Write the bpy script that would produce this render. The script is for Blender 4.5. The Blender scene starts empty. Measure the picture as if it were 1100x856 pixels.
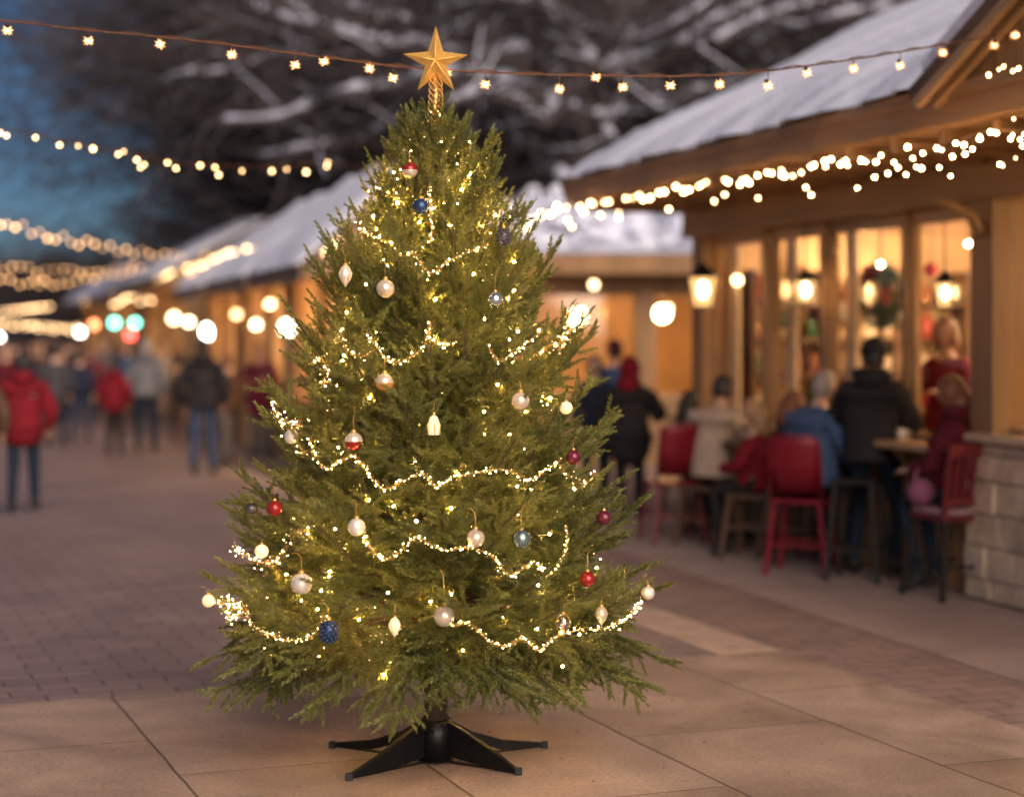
import bpy, bmesh, math, random
import numpy as np
from mathutils import Vector, Matrix, Quaternion
random.seed(7); rng = np.random.default_rng(11)
scn = bpy.context.scene
COL = scn.collection
R = math.radians
F, CX, HY, CH = 2000.0, 550.0, 358.0, 1.9          # lens in picture units, horizon, eye height

def at(x, y, Y):                                    # a seen point at depth Y in metres
    return Vector(((x-CX)/F*Y, Y, CH-(y-HY)/F*Y))

# ------------------------------------------------------------------ materials
MATS = {}
def nodes(m):
    m.use_nodes = True
    nt = m.node_tree
    return nt, nt.nodes.get('Principled BSDF')
def sety(b, k, v):
    if k in b.inputs: b.inputs[k].default_value = v
def mat(name, col, rough=.6, metal=0., noise=None, bump=None, emit=None, spec=.5, coords='Object', stretch=(1, 1, 1), col2=None):
    if name in MATS: return MATS[name]
    m = bpy.data.materials.new(name); nt, b = nodes(m)
    b.inputs['Base Color'].default_value = (*col, 1)
    b.inputs['Roughness'].default_value = rough; b.inputs['Metallic'].default_value = metal
    sety(b, 'Specular IOR Level', spec)
    if noise or bump:
        tc = nt.nodes.new('ShaderNodeTexCoord'); mp = nt.nodes.new('ShaderNodeMapping')
        mp.inputs['Scale'].default_value = stretch
        nt.links.new(tc.outputs[coords], mp.inputs[0])
    if noise:
        n = nt.nodes.new('ShaderNodeTexNoise'); n.inputs['Scale'].default_value = noise[0]; n.inputs['Detail'].default_value = 6
        n.inputs['Roughness'].default_value = .65
        nt.links.new(mp.outputs[0], n.inputs['Vector'])
        r = nt.nodes.new('ShaderNodeValToRGB')
        a = noise[1]; c2 = col2 or tuple(min(1, c*(1+a)) for c in col)
        r.color_ramp.elements[0].color = (*[c*(1-a) for c in col], 1); r.color_ramp.elements[0].position = .32
        r.color_ramp.elements[1].color = (*c2, 1); r.color_ramp.elements[1].position = .68
        nt.links.new(n.outputs[0], r.inputs[0]); nt.links.new(r.outputs[0], b.inputs['Base Color'])
    if bump:
        n2 = nt.nodes.new('ShaderNodeTexNoise'); n2.inputs['Scale'].default_value = bump[0]; n2.inputs['Detail'].default_value = 5
        nt.links.new(mp.outputs[0], n2.inputs['Vector'])
        bp = nt.nodes.new('ShaderNodeBump'); bp.inputs['Strength'].default_value = bump[1]; bp.inputs['Distance'].default_value = bump[2]
        nt.links.new(n2.outputs[0], bp.inputs['Height']); nt.links.new(bp.outputs[0], b.inputs['Normal'])
    if emit:
        b.inputs['Emission Color'].default_value = (*emit[0], 1); b.inputs['Emission Strength'].default_value = emit[1]
    MATS[name] = m
    return m

def glass_mat(name, tint=(1, 1, 1), refl=.1):
    m = bpy.data.materials.new(name); m.use_nodes = True; nt = m.node_tree; nt.nodes.clear()
    o = nt.nodes.new('ShaderNodeOutputMaterial'); mx = nt.nodes.new('ShaderNodeMixShader')
    t = nt.nodes.new('ShaderNodeBsdfTransparent'); t.inputs[0].default_value = (*tint, 1)
    g = nt.nodes.new('ShaderNodeBsdfGlossy'); g.inputs['Roughness'].default_value = .04
    mx.inputs[0].default_value = refl
    nt.links.new(t.outputs[0], mx.inputs[1]); nt.links.new(g.outputs[0], mx.inputs[2]); nt.links.new(mx.outputs[0], o.inputs[0])
    MATS[name] = m; return m

WARM = (1, .60, .25)
def emat(name, col, s):
    m = mat(name, (.8, .7, .5), .4, emit=(col, s)); return m

M_wood   = mat('honey_wood', (.30, .17, .075), .55, noise=(3, .35), bump=(25, .3, .01), stretch=(1, 1, .12))
M_woodh  = mat('honey_wood_level', (.30, .165, .07), .55, noise=(3, .35), bump=(25, .3, .01), stretch=(1, .12, 1))
M_dwood  = mat('dark_wood', (.13, .07, .035), .6, noise=(4, .35), bump=(20, .3, .01), stretch=(1, .12, 1))
M_lwood  = mat('pale_wood', (.42, .26, .13), .5, noise=(3, .25), stretch=(1, .15, 1))
M_wall   = mat('interior_plaster', (.62, .42, .23), .8, noise=(1.5, .2))
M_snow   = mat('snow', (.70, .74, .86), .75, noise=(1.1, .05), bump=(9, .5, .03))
M_dimsnow  = mat('darkened_tree_snow', (.15, .16, .20), .85, noise=(3, .5), bump=(9, .5, .03))  # dusk dimness put into the snow colour of the bare trees
M_bark   = mat('wet_bark', (.062, .050, .052), .85, noise=(6, .4), bump=(12, .8, .03))
M_twig   = mat('twig_bark', (.060, .047, .046), .9)
M_stone  = mat('cut_stone', (.58, .46, .34), .8, noise=(5, .3), bump=(14, .6, .02))
M_mortar = mat('mortar', (.09, .07, .055), .9)
M_cap    = mat('counter_stone', (.55, .42, .28), .5, noise=(6, .2))
M_black  = mat('black_steel', (.012, .012, .013), .38, .6, noise=(30, .3))
M_blk    = mat('black_iron', (.02, .018, .016), .5, .3)
M_glass  = glass_mat('window_glass', (1, .97, .93), .07)
M_wire   = mat('copper_wire', (.16, .075, .04), .45, .5)
M_gwire  = mat('gold_wire', (.45, .28, .08), .4, .7)
M_gold   = mat('gold', (.75, .47, .16), .33, .85, noise=(40, .2))
M_shoe   = mat('dark_shoe', (.03, .025, .022), .6)
M_eye    = mat('eye', (.02, .015, .012), .2)

# ------------------------------------------------------------------ mesh helpers
def link(o, parent=None):
    COL.objects.link(o)
    if parent is not None: o.parent = parent
    return o
class MB:
    def __init__(s): s.v = []; s.f = []; s.m = []; s.sm = []
    def add(s, vs, fs, mi=0, smooth=False):
        b = len(s.v); s.v += [tuple(v) for v in vs]
        s.f += [tuple(i+b for i in f) for f in fs]; s.m += [mi]*len(fs); s.sm += [smooth]*len(fs)
    def box(s, lo, hi, mi=0, M=None):
        x0, y0, z0 = lo; x1, y1, z1 = hi
        vs = [Vector(p) for p in ((x0,y0,z0),(x1,y0,z0),(x1,y1,z0),(x0,y1,z0),(x0,y0,z1),(x1,y0,z1),(x1,y1,z1),(x0,y1,z1))]
        if M: vs = [M @ v for v in vs]
        s.add(vs, [(0,3,2,1),(4,5,6,7),(0,1,5,4),(1,2,6,5),(2,3,7,6),(3,0,4,7)], mi)
    def bar(s, a, b, w, h=None, mi=0, up=(0, 0, 1)):       # a squared bar between two points
        a = Vector(a); b = Vector(b); h = h or w; d = (b-a).normalized(); up = Vector(up)
        if abs(d.dot(up)) > .98: up = Vector((1, 0, 0))
        sx = d.cross(up).normalized()*w/2; sz = sx.cross(d).normalized()*h/2
        vs = [a-sx-sz, a+sx-sz, a+sx+sz, a-sx+sz, b-sx-sz, b+sx-sz, b+sx+sz, b-sx+sz]
        s.add(vs, [(0,3,2,1),(4,5,6,7),(0,1,5,4),(1,2,6,5),(2,3,7,6),(3,0,4,7)], mi)
    def tube(s, pts, rad, n=8, mi=0, cap=True, smooth=True):
        pts = [Vector(p) for p in pts]
        if not hasattr(rad, '__len__'): rad = [rad]*len(pts)
        vs = []; ref = Vector((.12, .9, .33)).normalized()
        for i, p in enumerate(pts):
            d = (pts[min(i+1, len(pts)-1)]-pts[max(i-1, 0)])
            d = d.normalized() if d.length > 1e-9 else Vector((0, 0, 1))
            a = d.cross(ref)
            if a.length < .1: a = d.cross(Vector((1, 0, 0)))
            a.normalize(); b = d.cross(a)
            for k in range(n):
                t = 2*math.pi*k/n; vs.append(p+(a*math.cos(t)+b*math.sin(t))*rad[i])
        fs = [(i*n+k, i*n+(k+1) % n, (i+1)*n+(k+1) % n, (i+1)*n+k) for i in range(len(pts)-1) for k in range(n)]
        s.add(vs, fs, mi, smooth)
        if cap:
            b = len(s.v)-len(vs); s.f += [tuple(b+k for k in range(n))[::-1], tuple(b+(len(pts)-1)*n+k for k in range(n))]
            s.m += [mi]*2; s.sm += [False]*2
    def lathe(s, prof, n=20, mi=0, c=(0, 0, 0), smooth=True):
        vs = []; c = Vector(c)
        for r, z in prof:
            for k in range(n):
                t = 2*math.pi*k/n; vs.append(c+Vector((r*math.cos(t), r*math.sin(t), z)))
        fs = [(i*n+k, i*n+(k+1) % n, (i+1)*n+(k+1) % n, (i+1)*n+k) for i in range(len(prof)-1) for k in range(n)]
        s.add(vs, fs, mi, smooth)
    def ball(s, c, r, n=14, mi=0, sc=(1, 1, 1)):
        m = n//2; vs = [Vector(c)+Vector((0, 0, -r*sc[2]))]
        for i in range(1, m):
            a = -math.pi/2+math.pi*i/m
            for k in range(n):
                t = 2*math.pi*k/n
                vs.append(Vector(c)+Vector((r*sc[0]*math.cos(a)*math.cos(t), r*sc[1]*math.cos(a)*math.sin(t), r*sc[2]*math.sin(a))))
        vs.append(Vector(c)+Vector((0, 0, r*sc[2]))); L = len(vs)-1
        fs = [(0, 1+(k+1) % n, 1+k) for k in range(n)]
        fs += [(1+(i*n)+k, 1+i*n+(k+1) % n, 1+(i+1)*n+(k+1) % n, 1+(i+1)*n+k) for i in range(m-2) for k in range(n)]
        fs += [(1+(m-2)*n+k, 1+(m-2)*n+(k+1) % n, L) for k in range(n)]
        s.add(vs, fs, mi, True)
    def build(s, name, mats, parent=None, origin=None, bevel=0):
        me = bpy.data.meshes.new(name)
        o0 = Vector(origin) if origin is not None else Vector((0, 0, 0))
        me.from_pydata([tuple(Vector(v)-o0) for v in s.v], [], s.f)
        for m in (mats if isinstance(mats, (list, tuple)) else [mats]): me.materials.append(m)
        me.polygons.foreach_set('material_index', s.m); me.polygons.foreach_set('use_smooth', s.sm); me.update()
        o = bpy.data.objects.new(name, me); link(o, parent)
        if origin is not None: o.location = o0
        if bevel:
            b = o.modifiers.new('bevel', 'BEVEL'); b.width = bevel; b.segments = 2; b.limit_method = 'ANGLE'
        return o
def part(name, mats, parent, fn, **kw):
    m = MB(); fn(m); return m.build(name, mats, parent, **kw)
def tag(o, label=None, cat=None, group=None, kind=None):
    if label: o['label'] = label
    if cat: o['category'] = cat
    if group: o['group'] = group
    if kind: o['kind'] = kind
    return o
def thing(name, label, cat, loc=(0, 0, 0), rz=0, group=None):
    o = bpy.data.objects.new(name, None); link(o); o.location = loc; o.rotation_euler = (0, 0, rz)
    o.empty_display_size = .1
    return tag(o, label, cat, group)
def dup(o, parent=None, **kw):
    c = o.copy(); COL.objects.link(c); c.parent = parent
    for ch in [x for x in bpy.data.objects if x.parent == o]: dup(ch, c)
    for k, v in kw.items():
        if k in ('label', 'category', 'group'): c[k] = v
        else: setattr(c, k, v)
    return c

# ------------------------------------------------------------------ people
SKIN = [mat('skin_fair', (.50, .30, .21), .55), mat('skin_tan', (.36, .20, .13), .55)]
def cloth(name, col, s=22):
    return mat(name, col, .88, noise=(5, .22), bump=(s, .35, .012), spec=.25)
def skin_mesh(pts, edges, sub=1):
    bm = bmesh.new(); lay = bm.verts.layers.skin.new(); vs = []
    for i, (p, r) in enumerate(pts):
        v = bm.verts.new(p); v[lay].radius = (r, r); v[lay].use_root = (i == 0); vs.append(v)
    for a, b in edges: bm.edges.new((vs[a], vs[b]))
    me = bpy.data.meshes.new('tmp'); bm.to_mesh(me); bm.free()
    o = bpy.data.objects.new('tmp', me); COL.objects.link(o)
    o.modifiers.new('skin', 'SKIN').use_smooth_shade = True
    ss = o.modifiers.new('sub', 'SUBSURF'); ss.levels = sub; ss.render_levels = sub
    dg = bpy.context.evaluated_depsgraph_get()
    r = bpy.data.meshes.new_from_object(o.evaluated_get(dg))
    bpy.data.objects.remove(o); bpy.data.meshes.remove(me)
    return r
def head_shell(m, c, sc, keep, mi=0, rot=None, n=20):
    t = MB(); t.ball((0, 0, 0), 1, n)
    fs = []
    for f in t.f:
        p = sum((Vector(t.v[i]) for i in f), Vector())/len(f)
        if keep(p): fs.append(f)
    us = sorted({i for f in fs for i in f}); ix_ = {j: i for i, j in enumerate(us)}; fs = [tuple(ix_[i] for i in f) for f in fs]
    vs = [Vector((t.v[i][0]*sc[0], t.v[i][1]*sc[1], t.v[i][2]*sc[2])) for i in us]
    if rot: vs = [rot @ v for v in vs]
    m.add([v+Vector(c) for v in vs], fs, mi, True)
def person(label, x, Y, face, H=1.72, coat=None, legs=None, hair='short', hairm=None, sit=None, hem=.72, arms='down',
           lean=0, tone=0, stride=.0, group=None, hat=None, scarf=None, wide=1., z0=0, head_turn=0, hood=None, foot=None):
    root = thing('person', label, 'person', (x, Y, z0), face, group)
    k = H/1.74; P = {}
    up = 0
    if sit is not None: up = sit+.11-.95
    a = R(lean); ca, sa = math.cos(a), math.sin(a); zb = .95+up
    def tor(p):                                     # lean of the trunk about the hips, forward is +y
        X, y, z = p; z += up; dz = z-zb
        return (X*wide, y*ca+dz*sa, zb+dz*ca-y*sa)
    T = {'pel': (0, 0, .95), 'waist': (0, 0, 1.12), 'chest': (0, .0, 1.31), 'neck': (0, .0, 1.46), 'hb': (0, .015, 1.56)}
    P = {n: tor(p) for n, p in T.items()}
    rad = {'pel': .125, 'waist': .12, 'chest': .14, 'neck': .058, 'hb': .055}
    order = ['pel', 'waist', 'chest', 'neck', 'hb']; edges = [('pel', 'waist'), ('waist', 'chest'), ('chest', 'neck'), ('neck', 'hb')]
    def addp(n, p, r, prev):
        P[n] = p; rad[n] = r; order.append(n); edges.append((prev, n))
    for s, S in ((-1, 'a'), (1, 'b')):
        if sit is None:
            st = stride*s
            addp('hip'+S, (s*.09, 0, .90), .095, 'pel'); addp('knee'+S, (s*.10, st*.5+.03, .50), .070, 'hip'+S)
            addp('ank'+S, (s*.11, st*.9, .09+.03*abs(st)), .050, 'knee'+S); addp('toe'+S, (s*.12, st*.9+.15, .035), .034, 'ank'+S)
        else:
            zf = foot if foot is not None else 0
            dz = min(sit, .48)
            addp('hip'+S, (s*.10, .06, sit+.08), .088, 'pel')
            if sit > .75:
                addp('knee'+S, (s*.14, .26, sit*.62), .06, 'hip'+S); addp('ank'+S, (s*.15, .12, .09), .042, 'knee'+S); addp('toe'+S, (s*.17, .27, .035), .034, 'ank'+S)
            else:
                addp('knee'+S, (s*.13, .42, sit+.05), .06, 'hip'+S); addp('ank'+S, (s*.13, .40-.1*(sit > .5), zf+.09), .042, 'knee'+S)
                addp('toe'+S, (s*.14, .54-.1*(sit > .5), zf+.035), .034, 'ank'+S)
        sh = tor((s*.155, 0, 1.36)); addp('sh'+S, sh, .055, 'chest')
        if arms == 'down' or (arms == 'one' and s < 0):
            el = tor((s*.25, -.03, 1.11)); wr = tor((s*.23, .06, .90))
        elif arms == 'pocket':
            el = tor((s*.245, -.05, 1.10)); wr = tor((s*.20, .08, .90))
        elif arms == 'up':
            el = tor((s*.24, .14, 1.16)); wr = tor((s*.10, .22, 1.36))
        else:
            el = tor((s*.235, .10, 1.12)); wr = tor((s*.14, .33, 1.12 if sit is not None else 1.16))
        addp('el'+S, el, .046, 'sh'+S); addp('wr'+S, wr, .03, 'el'+S)
        d = (Vector(wr)-Vector(el)).normalized(); side = Vector((-s, 0, 0)) if arms != 'down' else Vector((0, 1, 0))
        side = (side-d*side.dot(d)).normalized(); nrm = d.cross(side)
        w = Vector(wr)
        addp('palm'+S, tuple(w+d*.06), .034, 'wr'+S)
        for q in range(4):                          # four fingers, unequal, slightly curled, then the thumb
            off = side*(.027-.018*q); ln = (.075, .085, .08, .062)[q]
            addp('f%d%s' % (q, S), tuple(w+d*.10+off), .0105, 'palm'+S)
            addp('g%d%s' % (q, S), tuple(w+d*(.10+ln*.8)+off+nrm*.02), .008, 'f%d%s' % (q, S))
        addp('th'+S, tuple(w+d*.05+side*.045), .012, 'palm'+S); addp('tt'+S, tuple(w+d*.09+side*.06), .009, 'th'+S)
    ix = {n: i for i, n in enumerate(order)}
    me = skin_mesh([(tuple(c*k for c in P[n]), rad[n]*k) for n in order], [(ix[p], ix[q]) for p, q in edges])
    # ---- head joined into the same mesh
    hc = Vector(tor((0, .025, 1.63)))*k; rot = Matrix.Rotation(R(-lean*.5), 3, 'X') @ Matrix.Rotation(R(head_turn), 3, 'Z')
    bm = bmesh.new(); bm.from_mesh(me)
    for f in bm.faces:
        c = f.calc_center_median()/k; z = c.z
        leg = (z < (.98 if sit is None else sit+.18)) and abs(c.x) < (.215 if sit is None else .26)
        if sit is None and z < .98 and abs(c.x) > .17 and z > .70: leg = False
        f.material_index = 0
        if leg: f.material_index = 1
        if z < (foot or 0)+.115: f.material_index = 2
        f.smooth = True
    hb = MB(); hb.ball((0, 0, 0), 1, 20)
    vs = []
    for v in hb.v:
        X, y, z = v
        jaw = 1-.28*max(0, -z-.1); X2 = X*.078*jaw; z2 = z*.118; y2 = y*.096*(1-.12*max(0, -z))
        if y > .75 and abs(X) < .25 and -.35 < z < .12: y2 += .020*(1-abs(X)/.25)*(1-abs(z+.15)/.3 if abs(z+.15) < .3 else 0)
        if y > .6 and .1 < abs(X) < .5 and 0 < z < .3: y2 -= .008
        vs.append(Vector((X2, y2, z2)))
    hb.v = vs
    for s in (-1, 1):
        hb.ball((s*.030, .083, .008), .0095, 8, 3); hb.ball((s*.079, -.004, -.008), .026, 8, 0, (.35, .7, 1))
    hb.ball((0, .086, -.058), .017, 8, 4, (1.2, .35, .3))
    base = [bm.verts.new((rot @ Vector(v))*k+hc) for v in hb.v]
    for f, mi in zip(hb.f, hb.m):
        try:
            nf = bm.faces.new([base[i] for i in f]); nf.material_index = mi; nf.smooth = True
        except ValueError: pass
    me2 = bpy.data.meshes.new('person_body'); bm.to_mesh(me2); bm.free(); bpy.data.meshes.remove(me)
    for m in (SKIN[tone], legs, M_shoe, M_eye, mat('lips', (.4, .12, .1), .5)): me2.materials.append(m)
    link(bpy.data.objects.new('body', me2), root)
    # ---- coat
    cp = []; ce = []
    def ca_(n, p, r, prev=None):
        cp.append((tuple(c*k for c in p), r*k)); ce.append((n, prev)); return len(cp)-1
    hz = hem
    w5 = wide**.5
    i0 = ca_(0, tor((0, 0, 1.08)), .168*wide); idx = {0: i0}; E = []
    i1 = ca_(1, tor((0, 0, 1.27)), .162*w5); E.append((i0, i1))
    i2 = ca_(2, tor((0, -.005, 1.46)), .088); E.append((i1, i2))
    if sit is None:
        i3 = ca_(3, (0, 0, .93), .175*wide); E.append((i0, i3)); i4 = ca_(4, (0, 0, hz), .195*wide); E.append((i3, i4))
    else:
        i3 = ca_(3, (0, .02, sit+.10), .18*wide); E.append((i0, i3))
        for s in (-1, 1):
            j = ca_(4, (s*.11, .17, sit+.09), .105); E.append((i3, j))
    for s, S in ((-1, 'a'), (1, 'b')):
        sh = Vector(P['sh'+S]); el = Vector(P['el'+S]); wr = Vector(P['wr'+S])
        j = ca_(5, tor((s*.157, -.003, 1.358)), .084*w5); E.append((i1, j)); q = ca_(6, el, .073*wide); E.append((j, q)); w = ca_(7, wr, .055); E.append((q, w))
    cm = skin_mesh(cp, E, 2)
    ys = .86
    if sit is None:
        for v in cm.vertices: v.co.y *= ys
    # folds in the cloth
    for v in cm.vertices:
        n = math.sin(v.co.z*38+v.co.x*9)*math.sin(v.co.x*21+v.co.y*17); v.co += v.normal*n*.006
    cm.materials.clear(); cm.materials.append(coat); cm.name = 'coat'
    for p in cm.polygons: p.use_smooth = True; p.material_index = 0
    link(bpy.data.objects.new('coat', cm), root)
    # ---- hair, hat, hood, scarf
    hm = hairm or mat('hair_brown', (.05, .028, .016), .6, noise=(30, .3))
    if not (hat and hat[0] == 'hood'):
        m = MB()
        if hair == 'short': head_shell(m, hc, (.088*k, .106*k, .128*k), lambda p: (p.z > .45) or (p.y < .15 and p.z > -.45), rot=rot)
        else:
            head_shell(m, hc, (.096*k, .112*k, .130*k), lambda p: (p.z > .5) or (p.y < .25 and p.z > -.8), rot=rot)
            m.tube([hc+rot @ Vector((0, -.05, .02))*k, hc+rot @ Vector((0, -.075, -.10))*k, hc+rot @ Vector((0, -.095, -.20))*k, hc+rot @ Vector((0, -.085, -.27))*k],
                   [.08*k, .088*k, .078*k, .03*k], 10)
        m.build('hair', hm, root)
    if hat:
        kd, hmat = hat; m = MB()
        if kd == 'beanie':
            head_shell(m, hc+Vector((0, 0, .012)), (.099*k, .118*k, .138*k), lambda p: p.z > .12, rot=rot)
            m.build('hat', hmat, root); m = MB()
            m.tube([hc+rot @ Vector((.099*math.cos(t)*k, .117*math.sin(t)*k, .028*k)) for t in [i*math.pi/8 for i in range(17)]], .015*k, 6, cap=False)
            m.build('hat_brim', hmat, root)
        elif kd == 'hood':
            head_shell(m, hc+Vector((0, -.01, .0)), (.118*k, .135*k, .150*k), lambda p: p.y < .45 or p.z > .72, rot=rot)
            m.tube([hc+Vector((0, -.02, -.06))*k, hc+Vector((0, -.02, -.16))*k], [.11*k, .12*k], 12)
            m.build('hood', hmat, root)
    if hood:
        m = MB()
        nk = Vector(tor((0, -.02, 1.485)))*k
        m.tube([nk+Vector((.105*math.cos(t), .10*math.sin(t)-.01, .02*math.sin(t*1+3.1)))*k for t in [i*math.pi/8 for i in range(17)]], .042*k, 8, cap=False)
        m.ball(nk+Vector((0, -.11, -.02))*k, .10*k, 12, sc=(1.1, .6, .8))
        m.build('hood', hood, root)
    if scarf:
        m = MB(); nk = Vector(tor((0, .0, 1.49)))*k
        m.tube([nk+Vector((.098*math.cos(t), .10*math.sin(t), .014*math.sin(3*t)))*k for t in [i*math.pi/8 for i in range(17)]], .048*k, 8, cap=False)
        m.tube([nk+Vector((-.03, -.10, 0))*k, nk+Vector((-.05, -.17, -.15))*k, nk+Vector((-.06, -.19, -.34))*k], [.05*k, .05*k, .055*k], 6)
        m.build('scarf', scarf, root)
    return root

C_red   = cloth('red_wool', (.15, .006, .013)); C_dred = cloth('maroon_wool', (.085, .007, .016))
C_blk   = cloth('black_quilt', (.018, .016, .018)); C_char = cloth('charcoal_wool', (.05, .048, .052))
C_grey  = cloth('grey_wool', (.14, .14, .15)); C_tan = cloth('oatmeal_knit', (.40, .31, .24)); C_blue = cloth('slate_blue_quilt', (.05, .085, .17))
C_brn   = cloth('brown_coat', (.09, .05, .03)); C_navy = cloth('navy_coat', (.02, .025, .045)); C_pink = cloth('berry_coat', (.13, .01, .03))
J_blue  = cloth('blue_denim', (.035, .055, .10)); J_dark = cloth('dark_denim', (.012, .022, .038)); J_blk = cloth('black_trousers', (.014, .013, .014)); J_grey = cloth('grey_trousers', (.13, .12, .11))
J_tan = cloth('khaki_trousers', (.17, .12, .09))
H_blk = mat('hair_black', (.014, .010, .009), .55); H_grey = mat('hair_grey', (.26, .22, .19), .6); H_gin = mat('hair_auburn', (.16, .06, .025), .55); H_bl = mat('hair_blonde', (.30, .17, .08), .55)

def pxp(label, x, yf, face, **kw):                  # a person whose feet are seen at (x, yf)
    Y = F*CH/(yf-HY); return person(label, (x-CX)/F*Y, Y, R(face), **kw)
G = 'shoppers walking down the market lane'
pxp('person in a knee-length red coat and dark jeans walking away, nearest of the left-hand shoppers', 25, 552, 8, H=1.70, coat=C_red, legs=J_dark, hairm=H_blk, hem=.70, stride=.13, arms='pocket', group=G, wide=1.28, hood=C_red)
pxp('broad person in a black jacket and blue jeans walking away beside the tree', 218, 512, 0, H=1.84, coat=C_blk, legs=J_blue, hem=.86, stride=.05, arms='pocket', group=G, wide=1.22, hairm=H_blk, hood=C_blk)
pxp('tall person in a grey jacket and dark jeans behind the shorter red coat', 157, 488, 0, H=1.80, coat=C_grey, legs=J_dark, hem=.86, stride=.06, group=G, wide=1.1, hairm=H_grey, hood=C_grey)
pxp('short person in a red jacket and black trousers in front of the grey jacket', 123, 490, -5, H=1.50, coat=C_red, legs=J_blk, hem=.74, group=G, arms='pocket', hairm=H_blk, wide=1.12, hood=C_red)
pxp('person in a long charcoal coat and dark jeans just beyond the nearest red coat', 60, 481, 10, H=1.72, coat=C_char, legs=J_dark, hem=.62, group=G, hairm=H_blk, stride=.05)
pxp('person in a navy jacket and blue jeans left of the short red jacket', 86, 476, -10, H=1.62, coat=C_navy, legs=J_blue, hem=.84, group=G, stride=.12)
pxp('person in a flowing berry red coat close to the left edge of the big tree', 280, 490, 170, H=1.74, coat=C_pink, legs=J_grey, hem=.52, group=G, hair='long', hairm=H_gin, arms='front', wide=1.15)
pxp('person in a brown coat half cut off by the left picture edge', -20, 556, 20, H=1.66, coat=C_brn, legs=J_tan, hem=.66, group=G)
pxp('person in grey trousers stepping past behind the broad black jacket', 245, 500, 60, H=1.60, coat=C_brn, legs=J_grey, hem=.80, group=G, stride=.1, hairm=H_gin)
far = [ # x, Y, colour, legs, face, H, words
 (6, 33, C_dred, J_blk, 170, 1.70, 'person in a maroon coat facing us at the left edge of the distant crowd', H_bl, 'long'),
 (28, 38, C_navy, J_blk, 10, 1.66, 'person in a navy coat in the distant crowd behind the nearest red coat', H_blk, 'short'),
 (44, 41, C_brn, J_dark, 185, 1.72, 'fair-haired person in a brown coat facing us in the distant crowd', H_bl, 'short'),
 (72, 43, C_char, J_blk, 0, 1.80, 'tall person in charcoal in the distant crowd above the navy jacket', H_blk, 'short'),
 (100, 40, C_pink, J_dark, 190, 1.62, 'person in a berry coat facing us in the distant crowd', H_gin, 'long'),
 (112, 46, C_grey, J_blk, 0, 1.75, 'person in a grey coat deep in the distant crowd beside the berry coat', H_grey, 'short'),
 (136, 42, C_blue, J_dark, 180, 1.68, 'person in a slate blue jacket facing us behind the short red jacket', H_bl, 'long'),
 (176, 40, C_tan, J_tan, 200, 1.70, 'person in an oatmeal coat in the distant crowd right of the grey jacket', H_gin, 'short'),
 (20, 48, C_red, J_blk, 180, 1.65, 'small distant person in bright red farthest left in the crowd', H_blk, 'short'),
 (92, 52, C_brn, J_blk, 0, 1.70, 'farthest person in a brown coat at the end of the lane', H_blk, 'short'),
 (58, 55, C_navy, J_dark, 180, 1.74, 'farthest person in a navy coat facing us at the end of the lane', H_grey, 'short'),
 (150, 50, C_char, J_blk, 10, 1.72, 'distant person in charcoal behind the slate blue jacket', H_blk, 'short'),
 (16, 42, C_char, J_blk, 5, 1.76, 'tall dark-coated person in the distant crowd right behind the maroon coat', H_blk, 'short'),
 (35, 45, C_pink, J_dark, 180, 1.64, 'person in a berry coat facing us in the distant crowd above the nearest red coat', H_bl, 'long'),
 (80, 47, C_tan, J_tan, 175, 1.68, 'person in an oatmeal coat facing us in the distant crowd above the navy jacket', H_gin, 'short'),
 (125, 48, C_dred, J_blk, 0, 1.76, 'tall person in maroon in the distant crowd behind the short red jacket', H_blk, 'short'),
 (66, 39, C_red, J_blk, 180, 1.56, 'short person in bright red facing us behind the charcoal coat', H_bl, 'long'),
 (190, 44, C_navy, J_dark, 190, 1.72, 'person in a navy coat facing us at the stall counter left of the black jacket', H_gin, 'short'),
 (-14, 44, C_grey, J_blk, 175, 1.72, 'distant person in a grey coat cut by the left picture edge', H_blk, 'short'),
]
for x, Y, c, l, f, H, w, hm, hs in far:
    person(w, (x-CX)/F*Y, Y, R(f), H=H, coat=c, legs=l, hair=hs, hairm=hm, hem=random.uniform(.6, .86), group='distant crowd at the end of the lane', arms=random.choice(['pocket', 'front', 'down']), stride=random.uniform(0, .1), wide=1.05)
# right-hand group
person('seated person in a black quilted jacket and beanie perched on the middle bar stool', (932-CX)/F*14.5, 14.4, R(-25), H=1.85, coat=C_blk, legs=J_dark, sit=.84, arms='front', lean=8, hat=('beanie', C_blk), hood=C_blk, wide=1.26, hairm=H_blk, tone=1)
person('grey-haired person in a slate blue jacket sitting on the bright red bar chair', (868-CX)/F*14.75, 14.75, R(-52), H=1.84, coat=C_blue, legs=J_dark, sit=.63, arms='front', lean=13, hairm=H_grey, wide=1.22)
person('auburn-haired person in a maroon jacket sitting on the slatted maroon chair', (1034-CX)/F*13.6, 13.5, R(48), H=1.80, coat=C_dred, legs=J_dark, sit=.64, arms='front', lean=8, hair='long', hairm=H_gin, wide=1.08, hood=C_dred)
person('person with dark hair in an oatmeal sweater sitting on the low brown stool', (766-CX)/F*16.8, 16.8, R(-38), H=1.80, coat=C_tan, legs=J_tan, sit=.58, arms='front', lean=12, hairm=H_blk, wide=1.36)
person('fair-haired person in bright red turned to the small table', (816-CX)/F*15.75, 15.75, R(62), H=1.58, coat=C_red, legs=J_blk, sit=.58, arms='front', lean=4, hair='long', hairm=H_bl)
person('person with auburn hair sitting between the blue jacket and the person in bright red', (850-CX)/F*15.6, 15.6, R(-70), H=1.66, coat=C_dred, legs=J_blk, sit=.58, arms='front', hair='long', hairm=H_gin)
person('dark-haired person sitting behind the red chair by the corner post', (740-CX)/F*17.7, 17.7, R(-60), H=1.62, coat=C_char, legs=J_blk, sit=.55, arms='front', hair='long', hairm=H_blk)
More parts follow.
